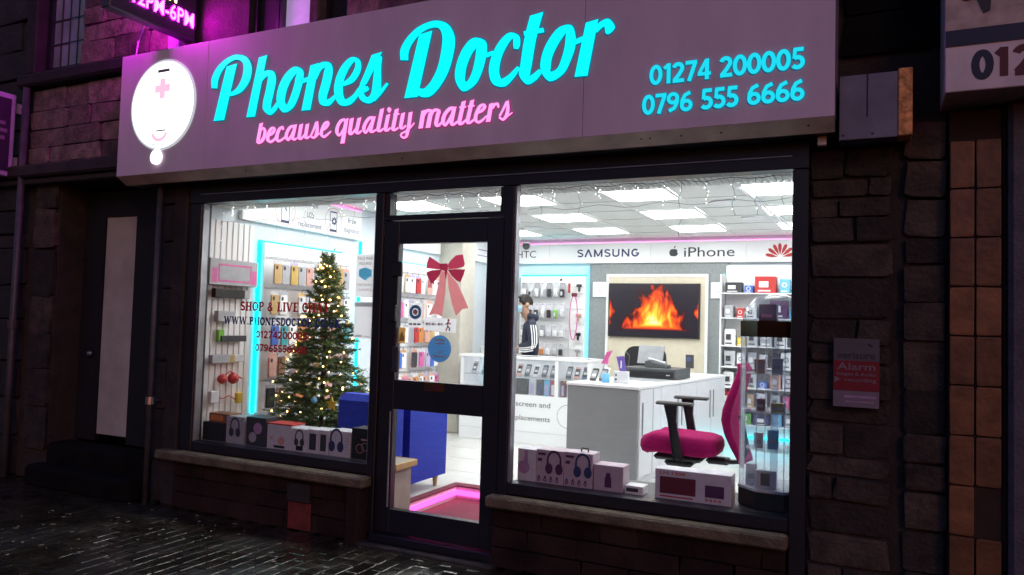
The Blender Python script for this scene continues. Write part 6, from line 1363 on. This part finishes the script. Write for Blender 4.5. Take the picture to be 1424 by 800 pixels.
t = thing("flat_carton", "tiny flat white carton with a dark label beside the speaker box", "box", (-1.36, .15, .47)); MB().box(-1.415, -1.30, .09, .2, .4705, .522, .002).build("carton", "c_white", t); MB().quad((-1.405, .0885, .487), FX, UZ, .075, .022).build("label_band", "c_char", t)
t = thing("keyboard_box", "wide white box with dark red picture panels below the magenta chair", "box", (-1.0, .15, .47)); x0, x1 = -1.225, -.775
MB().box(x0, x1, .085, .22, .4705, .648, .003).build("carton", "c_pale", t); yq = .0838
MB().quad((x0 + .03, yq, .505), FX, UZ, .215, .10).build("picture", "c_wine", t); MB().quad((x0 + .30, yq, .51), FX, UZ, .11, .07).build("picture", "c_plum", t)
mb = MB(); mb.text("LH-1308", (x0 + .03, yq, .617), FX, UZ, h=.020, w_=.15, bold=.012); mb.quad((x0 + .03, yq, .485), FX, UZ, .20, .008)
for q in range(4): mb.ring((x0 + .31 + q * .025, yq, .494), FX, UZ, .004, .009, 10)
mb.build("red_print", "c_red", t)

# ================================================================== vinyl, posters and stickers on the glass
VY = .0105
wt = thing("window_lettering", "dark red and navy lettering stuck on the left window", "lettering", (-4.2, VY, 1.2))
def slab(mb, body, x0, x1, z, h):
    stroke_text(mb, body, (x0, VY, z), FX, UZ, h, x1 - x0, fat=1.3)
for body, x0, x1, z, h_, m_ in (("SHOP & LIVE CHAT", -4.58, -3.69, 1.535, .070, "vinyl_red"), ("WWW.PHONESDOCTOR.CO.UK", -4.75, -3.58, 1.425, .060, "vinyl_blue"), ("01274200005", -4.41, -3.89, 1.325, .055, "vinyl_red"), ("07965556666", -4.41, -3.89, 1.222, .055, "vinyl_red")):
    mb = MB(); slab(mb, body, x0, x1, z, h_); mb.build("lettering_line", m_, wt)
pt = thing("mask_poster", "grey poster with a blue face mask picture on the left window", "poster", (-3.36, VY, 1.65))
MB().quad((-3.455, .004, 1.655), FX, UZ, .17, .31).build("sheet", "paper_grey", pt); mb = MB()
mb.text("FACE MASK", (-3.37, .0015, 1.925), FX, UZ, h=.022, w_=.13, align='C'); mb.text("REQUIRED", (-3.37, .0015, 1.89), FX, UZ, h=.02, w_=.11, align='C'); mb.build("print", "print_dark", pt)
MB().poly([(-3.425, .0018, 1.855), (-3.37, .0018, 1.872), (-3.315, .0018, 1.855), (-3.31, .0018, 1.81), (-3.37, .0018, 1.775), (-3.43, .0018, 1.81)], NF, .0003).build("mask_picture", "poster_sky", pt)
mb = MB(); mb.text("FREE MASKS", (-3.37, .0015, 1.735), FX, UZ, h=.017, w_=.13, align='C'); mb.text("AVAILABLE", (-3.37, .0015, 1.70), FX, UZ, h=.016, w_=.12, align='C'); mb.build("red_print", "c_rose", pt)
pt = thing("plain_notice", "grey notice sheet below the mask poster", "poster", (-3.36, VY, 1.35)); MB().quad((-3.455, .004, 1.355), FX, UZ, .17, .265).build("sheet", "paper_grey", pt)
MB().quad((-3.455, .0015, 1.585), FX, UZ, .17, .03).build("heading_band", "poster_grey", pt); mb = MB(); mb.quad((-3.44, .0015, 1.365), FX, UZ, .06, .014); mb.quad((-3.36, .0015, 1.368), FX, UZ, .05, .006); mb.build("print", "poster_grey", pt)
DVY = .003
bw = thing("bow_decal", "red ribbon bow stuck on the upper glass of the door", "decal", (-2.7, 0, 1.58))
for k, (nm, m, pts) in enumerate(BOW):
    MB().flat([(x, DVY - .001 - k * .0009, z) for x, z in pts]).build("ribbon_loop" if nm.startswith("loop") else ("knot" if nm == "knot" else "ribbon_tail"), m, bw)
ex = thing("exit_sticker", "grey exit sticker with a small red walking figure on the door", "sticker", (-2.72, 0, 1.42))
MB().flat([(-2.853, .0015, 1.525), (-2.595, .0015, 1.515), (-2.597, .0015, 1.418), (-2.853, .0015, 1.432)]).build("sheet", "paper_grey", ex)
mb = MB(); [mb.quad((-2.838 + q * .024, .0, 1.466 + .0 * q), FX, UZ, (.017, .012, .018, .006, .018, .014)[q], .018) for q in range(6)]; mb.build("print", "c_grey", ex)
mb = MB(); mb.disc((-2.657, -.0002, 1.505), FX, UZ, .009, 12)
for a, b_ in (((-2.66, 1.495), (-2.662, 1.465)), ((-2.662, 1.465), (-2.675, 1.43)), ((-2.662, 1.465), (-2.645, 1.45)), ((-2.645, 1.45), (-2.65, 1.432)), ((-2.66, 1.49), (-2.68, 1.475)), ((-2.66, 1.49), (-2.638, 1.48))):
    mb.tube([(a[0], -.0006, a[1]), (b_[0], -.0006, b_[1])], .0045, 5)
mb.build("walking_figure", "c_red", ex)
cs = thing("distance_sticker", "round blue two metre distance sticker on the door", "sticker", (-2.72, 0, 1.21)); mb = MB(); mb.disc((-2.722, .0012, 1.308), FX, UZ, .093, 32); mb.build("disc", "sticker_blue", cs)
mb = MB(); mb.quad((-2.765, .0004, 1.362), FX, UZ, .086, .011); mb.quad((-2.76, .0004, 1.338), FX, UZ, .076, .011); mb.text("2m", (-2.722, .0004, 1.275), FX, UZ, h=.022, align='C', bold=.02); mb.quad((-2.775, .0004, 1.25), FX, UZ, .106, .010); mb.build("print", "c_lgrey", cs)
ss = thing("round_icon_sticker", "small grey sticker with a blue ring on the door", "sticker", (-2.93, 0, 1.45)); MB().quad((-2.987, .0012, 1.45), FX, UZ, .119, .17).build("sheet", "paper_grey", ss)
MB().ring((-2.927, -.0008, 1.555), FX, UZ, .026, .05, 24).build("blue_ring", "c_sky", ss); MB().disc((-2.927, -.001, 1.555), FX, UZ, .02, 16).build("red_dot", "c_rose", ss); mb = MB(); [mb.quad((-2.975 + q * .034, -.0008, 1.465), FX, UZ, .026, .012) for q in range(3)]; mb.build("print", "c_char", ss)
ws = thing("triangle_sticker", "yellow brown warning triangle sticker at the door edge", "sticker", (-3.03, 0, 1.33)); MB().quad((-3.06, .0012, 1.335), FX, UZ, .055, .11).build("sheet", "warn_orange", ws); MB().poly([(-3.057, -.0005, 1.35), (-3.008, -.0005, 1.35), (-3.032, -.0005, 1.43)], NF, .0008).build("triangle", "c_gold", ws)
wl_ = thing("rail_warning_label", "small orange warning label on the door's middle rail", "label", (-2.73, -.03, 1.02)); MB().box(-2.812, -2.656, -.0315, -.0285, 1.018, 1.072).build("plate", "warn_orange", wl_); MB().poly([(-2.80, -.032, 1.026), (-2.76, -.032, 1.026), (-2.78, -.032, 1.062)], NF, .0006).build("triangle", "print_dark", wl_)
MB().quad((-2.745, -.0322, 1.03), FX, UZ, .075, .03).build("print", "maroon", wl_)
